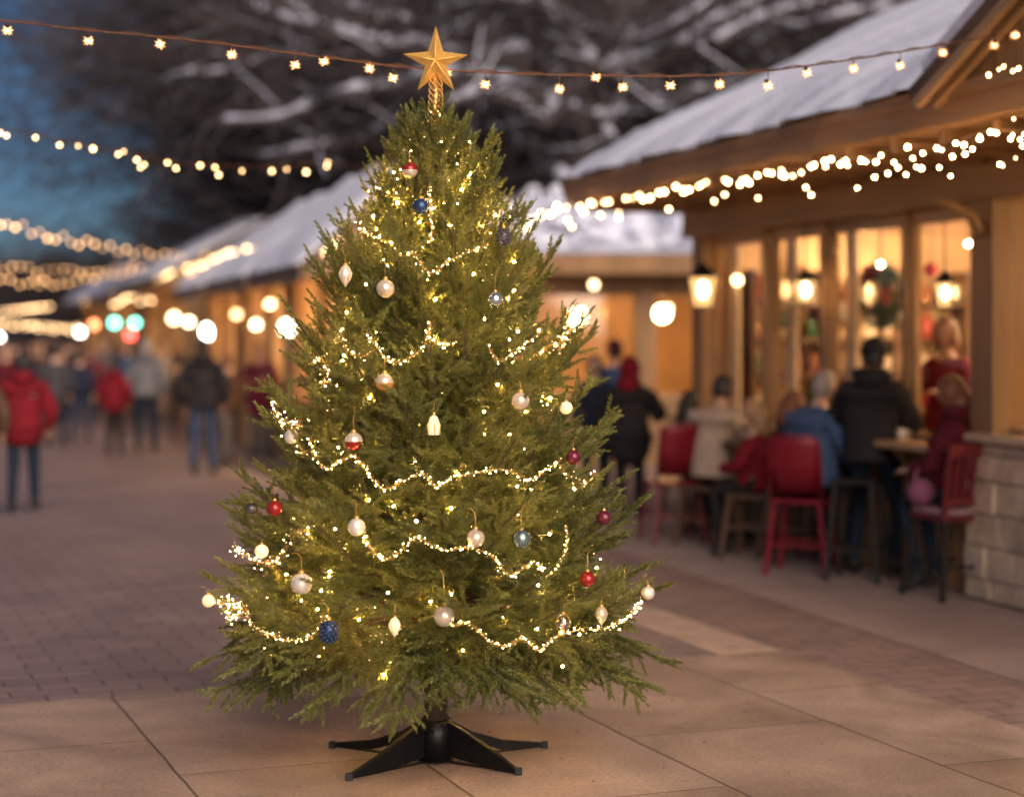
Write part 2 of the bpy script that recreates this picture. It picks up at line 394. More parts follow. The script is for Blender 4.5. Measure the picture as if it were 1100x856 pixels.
person('standing person in a long black coat with a red hood right of the tree', (676-CX)/F*18.8, 18.8, R(-15), H=1.64, coat=C_blk, legs=J_blk, hem=.56, arms='front', hat=('hood', C_red), wide=1.38, hood=C_red)
person('person in a slate blue coat and dark red hat beyond the red hood', (663-CX)/F*22, 22.4, R(20), H=1.80, coat=C_blue, legs=J_dark, arms='pocket', hat=('beanie', C_dred), wide=1.1)
person('person in a navy coat beside the right flank of the tree', (640-CX)/F*21, 21.2, R(160), H=1.64, coat=C_navy, legs=J_dark, hair='long', hairm=H_blk)
server = person('server in a bright red top with curly brown hair behind the bar window', (1017-CX)/F*15.3, 15.3, R(140), H=1.80, coat=C_red, legs=J_blk, arms='front', hairm=H_gin, hair='long', z0=.22)

# ------------------------------------------------------------------ ground
def frame_mat(name, build):
    m = bpy.data.materials.new(name); nt, b = nodes(m); build(nt, b); MATS[name] = m; return m
SL = math.atan(.38)
def slab_nodes(nt, b):
    N = nt.nodes.new; Lk = nt.links.new
    tc = N('ShaderNodeTexCoord'); mp = N('ShaderNodeMapping'); mp.inputs['Rotation'].default_value = (0, 0, -SL-math.pi/2)
    mp.inputs['Location'].default_value = (.0, .43, 0)
    Lk(tc.outputs['Object'], mp.inputs[0])
    w = N('ShaderNodeTexNoise'); w.inputs['Scale'].default_value = 2.2; w.inputs['Detail'].default_value = 3
    Lk(tc.outputs['Object'], w.inputs['Vector'])
    wm = N('ShaderNodeVectorMath'); wm.operation = 'MULTIPLY_ADD'; wm.inputs[1].default_value = (.025, .025, 0); Lk(w.outputs['Color'], wm.inputs[0]); Lk(mp.outputs[0], wm.inputs[2])
    br = N('ShaderNodeTexBrick'); br.offset = .42; br.inputs['Scale'].default_value = 1; br.inputs['Brick Width'].default_value = 1.75
    br.inputs['Row Height'].default_value = 1.06; br.inputs['Mortar Size'].default_value = .007; br.inputs['Mortar Smooth'].default_value = .4
    br.inputs['Color1'].default_value = (.49, .375, .30, 1); br.inputs['Color2'].default_value = (.41, .295, .22, 1); br.inputs['Mortar'].default_value = (.17, .115, .085, 1)
    Lk(wm.outputs[0], br.inputs['Vector'])
    n = N('ShaderNodeTexNoise'); n.inputs['Scale'].default_value = 1.3; n.inputs['Detail'].default_value = 9; n.inputs['Roughness'].default_value = .62
    n.inputs['Distortion'].default_value = .8
    Lk(mp.outputs[0], n.inputs['Vector'])
    cr = N('ShaderNodeValToRGB'); cr.color_ramp.elements[0].position = .3; cr.color_ramp.elements[0].color = (.56, .53, .52, 1)
    cr.color_ramp.elements[1].position = .68; cr.color_ramp.elements[1].color = (1.12, 1.08, 1.05, 1); Lk(n.outputs[0], cr.inputs[0])
    mx = N('ShaderNodeMix'); mx.data_type = 'RGBA'; mx.blend_type = 'MULTIPLY'; mx.inputs[0].default_value = 1
    Lk(br.outputs['Color'], mx.inputs[6]); Lk(cr.outputs[0], mx.inputs[7])
    f = N('ShaderNodeTexNoise'); f.inputs['Scale'].default_value = 45; f.inputs['Detail'].default_value = 6; Lk(tc.outputs['Object'], f.inputs['Vector'])
    fr = N('ShaderNodeValToRGB'); fr.color_ramp.elements[0].color = (.78, .78, .78, 1); fr.color_ramp.elements[0].position = .35; fr.color_ramp.elements[1].position = .6; Lk(f.outputs[0], fr.inputs[0])
    m2 = N('ShaderNodeMix'); m2.data_type = 'RGBA'; m2.blend_type = 'MULTIPLY'; m2.inputs[0].default_value = 1
    Lk(mx.outputs[2], m2.inputs[6]); Lk(fr.outputs[0], m2.inputs[7]); Lk(m2.outputs[2], b.inputs['Base Color'])
    bp = N('ShaderNodeBump'); bp.inputs['Strength'].default_value = .8; bp.inputs['Distance'].default_value = .012; bp.invert = True
    Lk(br.outputs['Fac'], bp.inputs['Height'])
    bp2 = N('ShaderNodeBump'); bp2.inputs['Strength'].default_value = .35; bp2.inputs['Distance'].default_value = .01; Lk(n.outputs[0], bp2.inputs['Height']); Lk(bp.outputs[0], bp2.inputs['Normal'])
    bp3 = N('ShaderNodeBump'); bp3.inputs['Strength'].default_value = .25; bp3.inputs['Distance'].default_value = .003; Lk(f.outputs[0], bp3.inputs['Height']); Lk(bp2.outputs[0], bp3.inputs['Normal'])
    Lk(bp3.outputs[0], b.inputs['Normal'])
    rr = N('ShaderNodeMapRange'); rr.inputs[3].default_value = .42; rr.inputs[4].default_value = .72; Lk(n.outputs[0], rr.inputs[0]); Lk(rr.outputs[0], b.inputs['Roughness'])
M_slab = frame_mat('plaza_slabs', slab_nodes)
def paver_nodes(nt, b):
    N = nt.nodes.new; Lk = nt.links.new
    tc = N('ShaderNodeTexCoord'); mp = N('ShaderNodeMapping'); mp.inputs['Rotation'].default_value = (0, 0, -SL)
    Lk(tc.outputs['Object'], mp.inputs[0])
    w = N('ShaderNodeTexNoise'); w.inputs['Scale'].default_value = 6; Lk(tc.outputs['Object'], w.inputs['Vector'])
    wm = N('ShaderNodeVectorMath'); wm.operation = 'MULTIPLY_ADD'; wm.inputs[1].default_value = (.02, .02, 0); Lk(w.outputs['Color'], wm.inputs[0]); Lk(mp.outputs[0], wm.inputs[2])
    br = N('ShaderNodeTexBrick'); br.inputs['Scale'].default_value = 1; br.inputs['Brick Width'].default_value = .34
    br.inputs['Row Height'].default_value = .17; br.inputs['Mortar Size'].default_value = .007; br.inputs['Mortar Smooth'].default_value = .5
    br.inputs['Color1'].default_value = (.30, .215, .195, 1); br.inputs['Color2'].default_value = (.24, .172, .158, 1); br.inputs['Mortar'].default_value = (.10, .07, .066, 1)
    Lk(wm.outputs[0], br.inputs['Vector'])
    n = N('ShaderNodeTexNoise'); n.inputs['Scale'].default_value = .9; n.inputs['Detail'].default_value = 8; n.inputs['Roughness'].default_value = .6; Lk(mp.outputs[0], n.inputs['Vector'])
    cr = N('ShaderNodeValToRGB'); cr.color_ramp.elements[0].position = .3; cr.color_ramp.elements[0].color = (.75, .75, .77, 1)
    cr.color_ramp.elements[1].position = .7; cr.color_ramp.elements[1].color = (1.12, 1.1, 1.08, 1); Lk(n.outputs[0], cr.inputs[0])
    mx = N('ShaderNodeMix'); mx.data_type = 'RGBA'; mx.blend_type = 'MULTIPLY'; mx.inputs[0].default_value = 1
    Lk(br.outputs['Color'], mx.inputs[6]); Lk(cr.outputs[0], mx.inputs[7]); Lk(mx.outputs[2], b.inputs['Base Color'])
    bp = N('ShaderNodeBump'); bp.inputs['Strength'].default_value = .7; bp.inputs['Distance'].default_value = .01; bp.invert = True; Lk(br.outputs['Fac'], bp.inputs['Height'])
    bp2 = N('ShaderNodeBump'); bp2.inputs['Strength'].default_value = .3; bp2.inputs['Distance'].default_value = .02; Lk(n.outputs[0], bp2.inputs['Height']); Lk(bp.outputs[0], bp2.inputs['Normal'])
    Lk(bp2.outputs[0], b.inputs['Normal'])
    rr = N('ShaderNodeMapRange'); rr.inputs[3].default_value = .38; rr.inputs[4].default_value = .65; Lk(n.outputs[0], rr.inputs[0]); Lk(rr.outputs[0], b.inputs['Roughness'])
M_pav = frame_mat('dusky_pavers', paver_nodes)
m = MB(); m.add([(-600, -60, -.008), (600, -60, -.008), (600, 900, -.008), (-600, 900, -.008)], [(0, 1, 2, 3)])
tag(m.build('ground', mat('snowy_field', (.5, .5, .55), .9, noise=(.1, .3))), kind='structure')
m = MB(); m.add([(-70, -20, -.004), (40, -20, -.004), (40, 110, -.004), (-70, 110, -.004)], [(0, 1, 2, 3)])
tag(m.build('brick_paving', M_pav), kind='structure')
# slab terrace : corner at the far right, edges running towards us and to the left
cor = Vector((1.62, 11.15, 0)); du = Vector((math.cos(SL), math.sin(SL), 0)); dv = Vector((-math.sin(SL), math.cos(SL), 0))
m = MB(); a = cor-du*14; m.add([a, a-dv*16, cor-dv*16, cor], [(0, 1, 2, 3)])
tag(m.build('slab_terrace', M_slab), kind='structure')
m = MB(); a = cor-du*.42+dv*.006; m.add([a+Vector((0, 0, .0)), cor+dv*.006, cor+dv*16+du*.3, a+dv*16+du*.3], [(0, 1, 2, 3)])
tag(m.build('stone_band', mat('band_stone', (.46, .33, .25), .65, noise=(4, .25), bump=(20, .3, .01))), kind='structure')
# pale pavement along the building on the right
th = math.atan(.3); BO = Vector((3.43, 13.2, 0)); bx = Vector((math.cos(th), math.sin(th), 0)); by = Vector((-math.sin(th), math.cos(th), 0))
def bl(x, y, z=0): return BO+bx*x+by*y+Vector((0, 0, z))
m = MB(); m.add([bl(-1.5, -8), bl(6, -8), bl(6, 14), bl(-1.5, 14)], [(0, 1, 2, 3)])
tag(m.build('pavement', mat('pavement_stone', (.33, .25, .22), .7, noise=(1.2, .2), bump=(20, .3, .01))), kind='structure')

# shed fir needles, grit and crumbs of snow on the slabs
g_ = random.Random(9); m = MB(); m2 = MB()
for k in range(1500):
    a = g_.uniform(0, 6.283); q = abs(g_.gauss(0, .8)); x = -.339+q*math.cos(a); y = 8.26+q*math.sin(a)
    b = g_.uniform(0, 3.14); L = g_.uniform(.006, .012); d = Vector((math.cos(b)*L, math.sin(b)*L, 0)); e = Vector((-d.y, d.x, 0))*.1; p = Vector((x, y, .001+g_.random()*.002))
    m.add([p-d-e, p+d-e, p+d+e, p-d+e], [(0, 1, 2, 3)])
for k in range(350):
    x = g_.uniform(-3.2, 3.4); y = g_.uniform(7.3, 11.2); q = g_.uniform(.0015, .005)*(1 if g_.random() < .93 else 2.2)
    m2.ball((x, y, q*.35), q, 6, sc=(1, g_.uniform(.6, 1), .5))
tag(m.build('fallen_needles', mat('dry_needles', (.10, .075, .03), .8)), kind='stuff'); tag(m2.build('grit', mat('grit_stone', (.16, .12, .10), .9, noise=(300, .6))), kind='stuff')
# ------------------------------------------------------------------ bulbs and strings
E_near = emat('bulb_glow_near', (1, .58, .22), 9)
E_mid  = emat('bulb_glow_mid', (1, .58, .24), 8)
E_far  = emat('bulb_glow_far', (1, .50, .19), 4.0)
E_far2 = emat('bulb_glow_bright', (1, .60, .28), 6.0)
def ico(name, r, mt, sub=1, sz=1.0):
    bm = bmesh.new(); bmesh.ops.create_icosphere(bm, subdivisions=sub, radius=r)
    for v in bm.verts: v.co.z *= sz
    me = bpy.data.meshes.new(name); bm.to_mesh(me); bm.free(); me.materials.append(mt)
    for p in me.polygons: p.use_smooth = True
    return me
LAST = [None]; M_halo = mat('gold_halo_fibre', (.55, .33, .09), .4, .25)
def light_string(label, pts, bulbs, me, wr=.004, wm=None, sock=False, grp='festoon light strings', name='light_string', cat='string lights', bulbname='bulb', alt=None, altp=.4):
    o = pts[0].copy(); t = thing(name, label, cat, o, 0, grp); LAST[0] = t
    m = MB(); m.tube([p-o for p in pts], wr, 5)
    for b in bulbs:                                # little drop leads, part of the cable
        if len(b) > 1: m.tube([b[1]-o, b[0]-o], wr*.7, 3, cap=False)
    m.build('cable', wm or M_wire, t)
    for b in bulbs[:100]:
        c = bpy.data.objects.new(bulbname, me if not alt or random.random() < altp else alt); link(c, t); c.location = b[0]-o
        c.rotation_euler = (random.uniform(-.5, .5), random.uniform(-.5, .5), random.uniform(0, 3))
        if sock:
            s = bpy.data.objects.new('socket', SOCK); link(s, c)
            s = bpy.data.objects.new('starburst', BURST); link(s, c)
        else: c.scale = (random.uniform(.6, 1.25),)*3
    if len(bulbs) > 100:
        base = me; m = MB()
        for b in bulbs[100:]:
            m.add([v.co+b[0]-o for v in base.vertices], [tuple(p.vertices) for p in base.polygons], 0, True)
        tag(m.build('bulbs_rest', base.materials[0], t), kind='stuff')
    return t
m = MB(); m.lathe([(.004, .036), (.008, .034), (.009, .012), (.007, .010)], 8); tmp = m.build('socket', M_blk); SOCK = tmp.data; bpy.data.objects.remove(tmp)
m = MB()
for k in range(6):                                   # glowing spikes added for the starburst of light round the bulb
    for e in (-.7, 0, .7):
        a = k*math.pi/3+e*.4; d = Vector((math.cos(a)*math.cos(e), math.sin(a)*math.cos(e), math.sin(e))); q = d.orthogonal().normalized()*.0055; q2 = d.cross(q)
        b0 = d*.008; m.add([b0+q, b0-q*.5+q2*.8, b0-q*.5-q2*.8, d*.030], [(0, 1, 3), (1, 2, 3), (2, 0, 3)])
tmp = m.build('starburst', emat('starburst_glow', (1, .40, .12), 1.5)); BURST = tmp.data; bpy.data.objects.remove(tmp)
me_near = ico('near_bulb', .0085, E_near, 2, 1.35)
me_mid = ico('mid_bulb', .013, E_mid)
me_eave = ico('eave_bulb', .0110, emat('bulb_glow_eave', (1, .58, .24), 42))
me_far = ico('far_bulb', .026, E_far)
me_farb = ico('far_bright_bulb', .032, E_far2)
def smooth(P, n=6):
    out = []
    for i in range(len(P)-1):
        p0 = P[max(i-1, 0)]; p1 = P[i]; p2 = P[i+1]; p3 = P[min(i+2, len(P)-1)]
        for k in range(n):
            t = k/n; out.append(.5*((2*p1)+(-p0+p2)*t+(2*p0-5*p1+4*p2-p3)*t*t+(-p0+3*p1-3*p2+p3)*t**3))
    out.append(P[-1]); return out
# 1: the near one behind the star
Yn = lambda x: 8.9+max(0, (x-800))*.004
def nearpt(x, y): return at(x, y, Yn(x))
cab = [nearpt(x, y) for x, y in ((-60, 17), (0, 22), (95, 33), (172, 40), (250, 49), (316, 58), (380, 66), (440, 73), (520, 78), (600, 81), (670, 82), (740, 82), (800, 79), (860, 72), (917, 64), (967, 56), (1015, 48), (1060, 40), (1105, 32), (1160, 20))]
nb = [(8, 33), (95, 44), (172, 48), (249, 59), (317, 70), (348, 66), (397, 74), (422, 84), (521, 91), (601, 96), (669, 94), (720, 92), (773, 91), (825, 93), (867, 79), (917, 74), (967, 71), (1013, 57), (1068, 49), (480, 79), (640, 83), (1090, 38)]
def yon(x):
    q = [((p.x/p.y)*F+CX, HY-(p.z-CH)/p.y*F) for p in cab]
    for (x0, y0), (x1, y1) in zip(q, q[1:]):
        if x0 <= x <= x1: return y0+(y1-y0)*(x-x0)/(x1-x0)
    return 40
cab2 = smooth(cab, 8); tw = []
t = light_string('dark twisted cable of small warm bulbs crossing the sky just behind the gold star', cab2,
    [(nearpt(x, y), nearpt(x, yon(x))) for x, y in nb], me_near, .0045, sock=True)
m = MB(); o = cab2[0]
m.tube([p-o+Vector((0, .006*math.cos(i*1.3), .007*math.sin(i*1.3)+.004)) for i, p in enumerate(cab2)], .003, 5); m.build('twisted_wire', M_wire, t)
# 2: second string at the left
pts = [at(x, y, 12.5+x*.008) for x, y in ((-60, 128), (0, 137), (65, 150), (130, 164), (190, 174), (240, 178), (300, 179), (360, 176), (440, 190), (540, 212))]
sp = smooth(pts, 12)
bl2 = [(0, 143), (7, 146), (38, 148), (64, 156), (84, 157), (100, 160), (127, 166), (133, 163), (147, 172), (151, 180), (155, 177), (180, 175), (189, 181), (215, 178), (231, 180), (235, 188), (260, 184), (292, 184), (308, 182), (329, 185), (351, 179), (352, 175)]
light_string('second string from the top at left, sagging from the picture edge to behind the tree', sp, [(at(x, y, 12.5+x*.008), at(x, y-7, 12.5+x*.008)) for x, y in bl2], me_mid, .004)
# 3: dense eave string of the right building
e0, e1 = bl(-1.33, 6.9, 3.20), bl(-1.33, -3.6, 3.07)
sp = [e0.lerp(e1, i/60)+Vector((0, 0, -.05*abs(math.sin(i*.55)))) for i in range(61)]
bb = []
uu = np.linspace(0, 1, 400); pq = [(lambda v: CX+F*v.x/v.y)(e0.lerp(e1, float(q))) for q in uu]
for i in range(100):
    u = float(np.interp(pq[0]+(1125-pq[0])*(i+random.uniform(-.35, .35))/100, pq, uu)); u = max(0, min(1, u)); p = e0.lerp(e1, u)+Vector((0, 0, -.05*abs(math.sin(u*33))))
    d = random.choice([.02, .02, .03, .05, .05, .09, .14]) if i % 9 else .2
    bb.append((p+Vector((random.uniform(-.03, .03), random.uniform(-.02, .02), -d)), p))
light_string('dense icicle string of warm bulbs along the eave of the wooden bar building', sp, bb, me_eave, .004)
# small bunch of lights under the cross gable, upper right
p0, p1 = at(1040, 88, 10.5), at(1110, 70, 9.9)
bb = [(at(x, y, 10.3), at(x+2, y-5, 10.3)) for x, y in ((1062, 81), (1073, 75), (1078, 72), (1088, 77), (1091, 36), (1093, 38), (1089, 128), (1077, 178), (1091, 170), (1094, 74))]
light_string('short bunch of warm bulbs under the gable in the upper right corner', [p0, p0.lerp(p1, .5)+Vector((0, 0, -.03)), p1], bb, me_near, .004)
# 4..8 distant strings at left
def far_string(label, poly, Y0, Y1, n, me, jit=1.5):
    P = []
    for i, (x, y) in enumerate(poly): P.append(at(x, y, Y0+(Y1-Y0)*i/(len(poly)-1)))
    sp = smooth(P, 10); L = [0]
    for a, b in zip(sp, sp[1:]): L.append(L[-1]+(b-a).length)
    bs = []; j = 0
    for q in range(n):
        # even spacing in the world
        d = L[-1]*(q+.5)/n
        while L[j+1] < d: j += 1
        p = sp[j].lerp(sp[j+1], (d-L[j])/(L[j+1]-L[j]+1e-9)); bs.append((p+Vector((0, 0, -.05-random.random()*.08*jit)), p))
    light_string(label, sp, bs, me, .006)
far_string('string curving from mid left edge down towards the market roofs', ((-30, 214), (0, 226), (60, 246), (120, 260), (180, 269), (240, 272)), 17, 42, 36, me_far)
far_string('upper of two close parallel strings at the left edge', ((-30, 279), (30, 284), (90, 287), (150, 281), (210, 272)), 34, 46, 26, me_far)
far_string('lower of two close parallel strings at the left edge', ((-30, 294), (30, 297), (60, 298), (110, 293), (165, 286)), 34, 44, 22, me_far)
far_string('bright string along the eave of the nearest market stall', ((365, 253), (340, 260), (290, 262), (240, 268), (200, 286)), 23, 34, 30, me_farb)
far_string('blazing string along the eave of the second market stall', ((205, 284), (165, 298), (125, 311), (78, 326)), 37, 62, 70, me_farb, .3)
far_string('string along the eave of the farthest market stall at left', ((55, 327), (20, 331), (-25, 338)), 52, 66, 26, me_farb, .3)
far_string('low golden string under the far stall eaves', ((84, 349), (50, 347), (20, 345), (-20, 342)), 42, 52, 30, me_farb)
far_string('short string of bulbs hanging inside the second market stall', ((165, 320), (140, 316), (120, 322)), 38, 42, 9, me_farb)

# ------------------------------------------------------------------ lamps
E_lamp = emat('lantern_glow', (1, .62, .28), 34); E_lampb = emat('lantern_glow_bright', (1, .66, .34), 44)
def lg(nt, b):
    o = [q for q in nt.nodes if q.type == 'OUTPUT_MATERIAL'][0]; mx = nt.nodes.new('ShaderNodeMixShader'); t = nt.nodes.new('ShaderNodeBsdfTransparent'); e = nt.nodes.new('ShaderNodeEmission')
    t.inputs[0].default_value = (1, .9, .75, 1); e.inputs[0].default_value = (1, .55, .20, 1); e.inputs[1].default_value = 1.3; mx.inputs[0].default_value = .55
    nt.links.new(t.outputs[0], mx.inputs[1]); nt.links.new(e.outputs[0], mx.inputs[2]); nt.links.new(mx.outputs[0], o.inputs[0])
M_lglass = frame_mat('frosted_amber_glass', lg)
def lantern(label, loc, r=.085, h=.26, grp='wall lanterns along the buildings', m_em=None, cage=True, ceil=.4):
    t = thing('lantern', label, 'lantern', loc, 0, grp); m_em = m_em or E_lamp
    part('bulb', m_em, t, lambda m: m.ball((0, 0, -h*.08), r*.42, 10, sc=(1, 1, 1.5)))
    part('lamp_glass', M_lglass, t, lambda m: m.lathe([(.001, -h*.5), (r*.62, -h*.5), (r, h*.22), (r*.9, h*.3), (.001, h*.3)], 6, smooth=False))
    def fr(m):
        for k in range(6):
            a = 2*math.pi*k/6; c, s = math.cos(a), math.sin(a)
            m.bar((r*.66*c, r*.66*s, -h*.52), (r*1.04*c, r*1.04*s, h*.24), .010)
        m.lathe([(r*1.15, h*.22), (r*1.2, h*.27), (r*.5, h*.5), (r*.15, h*.62), (.001, h*.66)], 6, smooth=False)
        m.lathe([(.001, -h*.58), (r*.7, -h*.55), (r*.7, -h*.5)], 6, smooth=False)
        m.tube([(0, 0, h*.62), (0, 0, ceil)], .006, 5)
    part('lamp_frame', M_blk, t, fr)
    return t
def globe(label, loc, r, em, grp, cord=.4, sz=1.0, name='globe_lamp'):
    t = thing(name, label, 'lamp', loc, 0, grp)
    part('lamp_globe', em, t, lambda m: m.ball((0, 0, 0), r, 14, sc=(1, 1, sz)))
    part('lamp_cap', M_blk, t, lambda m: m.lathe([(r*.4, r*sz*.85), (r*.42, r*sz*1.1), (.01, r*sz*1.25)], 8))
    part('lamp_cord', M_blk, t, lambda m: m.tube([(0, 0, r*sz), (0, 0, cord)], .006, 5))
    return t

# ------------------------------------------------------------------ right building
B = thing('wooden_bar_building', 'wooden bar building with snowy roof, lit windows and stone corner filling the right side', 'building', BO, th)
def pbox(name, lo, hi, mt, parent=B, bevel=0): return part(name, mt, parent, lambda m: m.box(lo, hi), bevel=bevel)
POST = [(0.03, .30), (1.30, .075), (2.72, .13), (3.90, .14), (5.30, .26)]
z0w = 1.08
for i, (y, w) in enumerate(POST):
    zb = 1.19 if i == 0 else 0
    pbox('post', (-.10 if i in (0, 4) else -.02, y-w/2, zb), (w-.10 if i in (0, 4) else .12, y+w/2, 2.84), M_wood, bevel=.008)
pbox('post', (-.10, -3.4, 1.19), (.2, -3.1, 2.84), M_wood)
pbox('header_beam', (-.16, -6, 2.84), (.24, 5.55, 3.16), M_woodh, bevel=.01)
# bracket curve at the big post and end bracket
part('bracket', M_wood, B, lambda m: m.tube([(-.12, -.02, 2.60), (-.2, -.02, 2.72), (-.36, -.02, 2.80), (-.5, -.02, 2.835)], [.05, .045, .04, .035], 6))
def stone(m):
    m.box((-.07, -6, 0), (.36, .22, 1.13), 1)
    z = 0.02; row = 0
    while z < 1.10:
        h = min(random.choice([.15, .19, .23]), 1.125-z); y = .235
        while y > -5.9:
            w = random.uniform(.22, .48); m.box((-.10-random.uniform(0, .018), y-w+.012, z), (-.05, y, z+h-.012)); y -= w
        x = -.06
        while x < .34:
            w = random.uniform(.15, .3); m.box((x, .2, z), (min(.36, x+w-.012), .24+random.uniform(0, .012), z+h-.012)); x += w
        z += h
part('stone_wall', [M_stone, M_mortar], B, stone, bevel=.006)
pbox('counter_top', (-.16, -6, 1.13), (.42, .29, 1.19), M_cap, bevel=.012)
# dwarf wall and ledge under the windows
def dw(m):
    m.box((.0, .245, 0), (.12, 5.5, 1.02))
    y = .26
    while y < 5.4: m.box((-.012, y, .01), (.0, min(y+.16, 5.5), 1.01)); y += .172
part('panelled_wall', M_wood, B, dw)
pbox('window_ledge', (-.34, .30, 1.035), (.14, 5.5, 1.085), M_lwood, bevel=.01)
for y in (.9, 2.2, 3.4, 4.6): part('ledge_bracket', M_dwood, B, lambda m, y=y: m.bar((-.30, y, 1.03), (-.015, y, .72), .05))
# windows between posts
for i in range(4):
    y0 = POST[i][0]+POST[i][1]/2; y1 = POST[i+1][0]-POST[i+1][1]/2
    def fr(m, y0=y0, y1=y1):
        w = .045; e = .002
        m.box((.03, y0+e, 1.09), (.09, y1-e, 1.09+w)); m.box((.03, y0+e, 2.78-w), (.09, y1-e, 2.838))
        m.box((.03, y0+e, 1.09+w), (.09, y0+w, 2.78-w)); m.box((.03, y1-w, 1.09+w), (.09, y1-e, 2.78-w))
    w_ = part('window', M_lwood, B, fr)
    part('glass_pane', M_glass, w_, lambda m: m.box((.055, y0+.046, 1.136), (.061, y1-.046, 2.734)))
w_ = part('window', M_lwood, B, lambda m: m.box((.03, -3.09, 1.20), (.09, -.14, 1.24)))
part('glass_pane', M_glass, w_, lambda m: m.box((.055, -3.09, 1.242), (.061, -.14, 2.83)))
# room
pbox('room_floor', (.12, -6, .15), (4.2, 5.3, .22), M_dwood)
pbox('room_back_wall', (4.2, -6, 0), (4.3, 5.4, 3.1), M_wall)
pbox('room_end_wall', (.26, 5.32, 0), (4.2, 5.42, 3.1), M_wall)
pbox('room_near_wall', (.26, -6.1, 0), (4.2, -6.0, 3.1), M_wall)
pbox('room_ceiling', (.245, -6, 3.02), (4.3, 5.42, 3.12), M_lwood)
def ceilbeams(m):
    for y in (-3, -1.5, 0, 1.5, 3, 4.5): m.box((.26, y-.07, 2.86), (4.19, y+.07, 3.018))
part('ceiling_beam_row', M_lwood, B, ceilbeams)
# roof
ey0, ey1 = -1.5, 5.85; rx, rz = 2.6, 5.28
def slab(m, a, b, c, d, t):                            # quad plate with thickness downwards
    v = [Vector(p) for p in (a, b, c, d)]; n = (v[1]-v[0]).cross(v[2]-v[0]).normalized()
    if n.z < 0: n = -n
    w = [p-n*t for p in v]; m.add(v+w, [(0, 1, 2, 3), (7, 6, 5, 4), (0, 4, 5, 1), (1, 5, 6, 2), (2, 6, 7, 3), (3, 7, 4, 0)])
rf = part('roof', M_dwood, B, lambda m: (slab(m, (-1.25, -6, 3.42), (-1.25, ey1, 3.42), (rx, ey1, rz), (rx, -6, rz), .09), slab(m, (rx+.002, -6, rz), (rx+.002, ey1, rz), (6.2, ey1, 3.5), (6.2, -6, 3.5), .09)))
def snowsheet(m, x0, x1, z0, z1, y0, y1, th=.13, nx=26, ny=60, lip=.06):
    vs = []; fs = []
    for i in range(nx+1):
        u = i/nx; x = x0+(x1-x0)*u; z = z0+(z1-z0)*u
        for j in range(ny+1):
            v = j/ny; y = y0+(y1-y0)*v
            e = min(u*7, 1)**.5*min((1-u)*9+.3, 1)*min(v*14+.15, 1)**.5*min((1-v)*14+.15, 1)**.5
            wob = .035*math.sin(y*3.1+x*2.3)+.022*math.sin(y*7.7+x*5+1)+.012*math.sin(y*17+x*13)
            dx = -lip*(1-u)**6*(.8+.7*math.sin(y*4.3)+.5*math.sin(y*11+2)+.3*math.sin(y*27))
            vs.append((x+dx, y, z+(th+wob)*e))
    W = ny+1
    fs = [(i*W+j, i*W+j+1, (i+1)*W+j+1, (i+1)*W+j) for i in range(nx) for j in range(ny)]
    m.add(vs, fs, 0, True)
    b = len(vs); # skirt at the lower edge
    lo = [(vs[j][0]+.03, vs[j][1], z0+.004) for j in range(W)]
    m.add([vs[j] for j in range(W)]+lo, [(j+1, j, W+j, W+j+1) for j in range(ny)], 0, True)
    for col in (0, ny):
        e = [vs[i*W+col] for i in range(nx+1)]; l = [(x0+(x1-x0)*i/nx, e[0][1], z0+(z1-z0)*i/nx+.003) for i in range(nx+1)]
        m.add(e+l, [(i, i+1, nx+2+i, nx+1+i) for i in range(nx)], 0, True)
part('snow', M_snow, rf, lambda m: (snowsheet(m, -1.29, rx+.05, 3.425, rz+.02, ey0+.05, ey1+.04), snowsheet(m, 6.2, rx, 3.51, rz+.01, ey0, ey1+.04)))
def fascia(m):   # boards along the eave
    m.box((-1.28, -6, 3.17), (-1.215, ey1, 3.40)); m.box((-1.30, -6, 3.33), (-1.282, ey1+.01, 3.415))
part('fascia_board', M_woodh, B, fascia, bevel=.005)
pbox('soffit', (-1.21, -6, 3.165), (.0, ey1, 3.20), M_lwood)
part('rafter_row', M_woodh, B, lambda m: [m.box((-1.2, y-.04, 3.08), (-.17, y+.04, 3.163)) for y in [k*.62-5.7 for k in range(19)]])
part('barge_board', M_dwood, B, lambda m: m.bar((-1.3, ey1+.03, 3.33), (rx+.02, ey1+.03, rz-.09), .04, .2))
# cross gable on the near side, its face looks over the lane
def gab(m):
    m.add([(-1.24, ey0, 3.42), (-1.24, ey0-2.6, 4.55), (-1.24, ey0-5.2, 3.42)], [(0, 1, 2)])
    y = ey0
g_ = part('gable_wall', M_wood, B, gab)
def gplank(m):
    y = ey0-.12
    while y > ey0-5.0:
        h = 3.42+1.13*(1-abs(y-(ey0-2.6))/2.6); m.box((-1.262, y-.13, 3.421), (-1.243, y+.0, max(3.43, h-.06))); y -= .145
part('gable_boards', M_wood, g_, gplank)
gr = part('gable_roof', M_dwood, B, lambda m: (slab(m, (-1.45, ey0+.12, 3.40), (2.4, ey0+.12, 3.40), (2.4, ey0-2.6, 4.60), (-1.45, ey0-2.6, 4.60), .08), slab(m, (-1.45, ey0-2.602, 4.60), (2.4, ey0-2.602, 4.60), (2.4, ey0-5.3, 3.40), (-1.45, ey0-5.3, 3.40), .08)))
part('snow', M_snow, gr, lambda m: slab(m, (-1.43, ey0+.0, 3.55), (2.4, ey0+.0, 3.55), (2.4, ey0-2.6, 4.74), (-1.43, ey0-2.6, 4.74), .13))
part('rafter_row', M_lwood, gr, lambda m: [m.bar((x, ey0+.06, 3.31), (x, ey0-2.5, 4.44), .05, .07) for x in (-1.42, -1.30)])
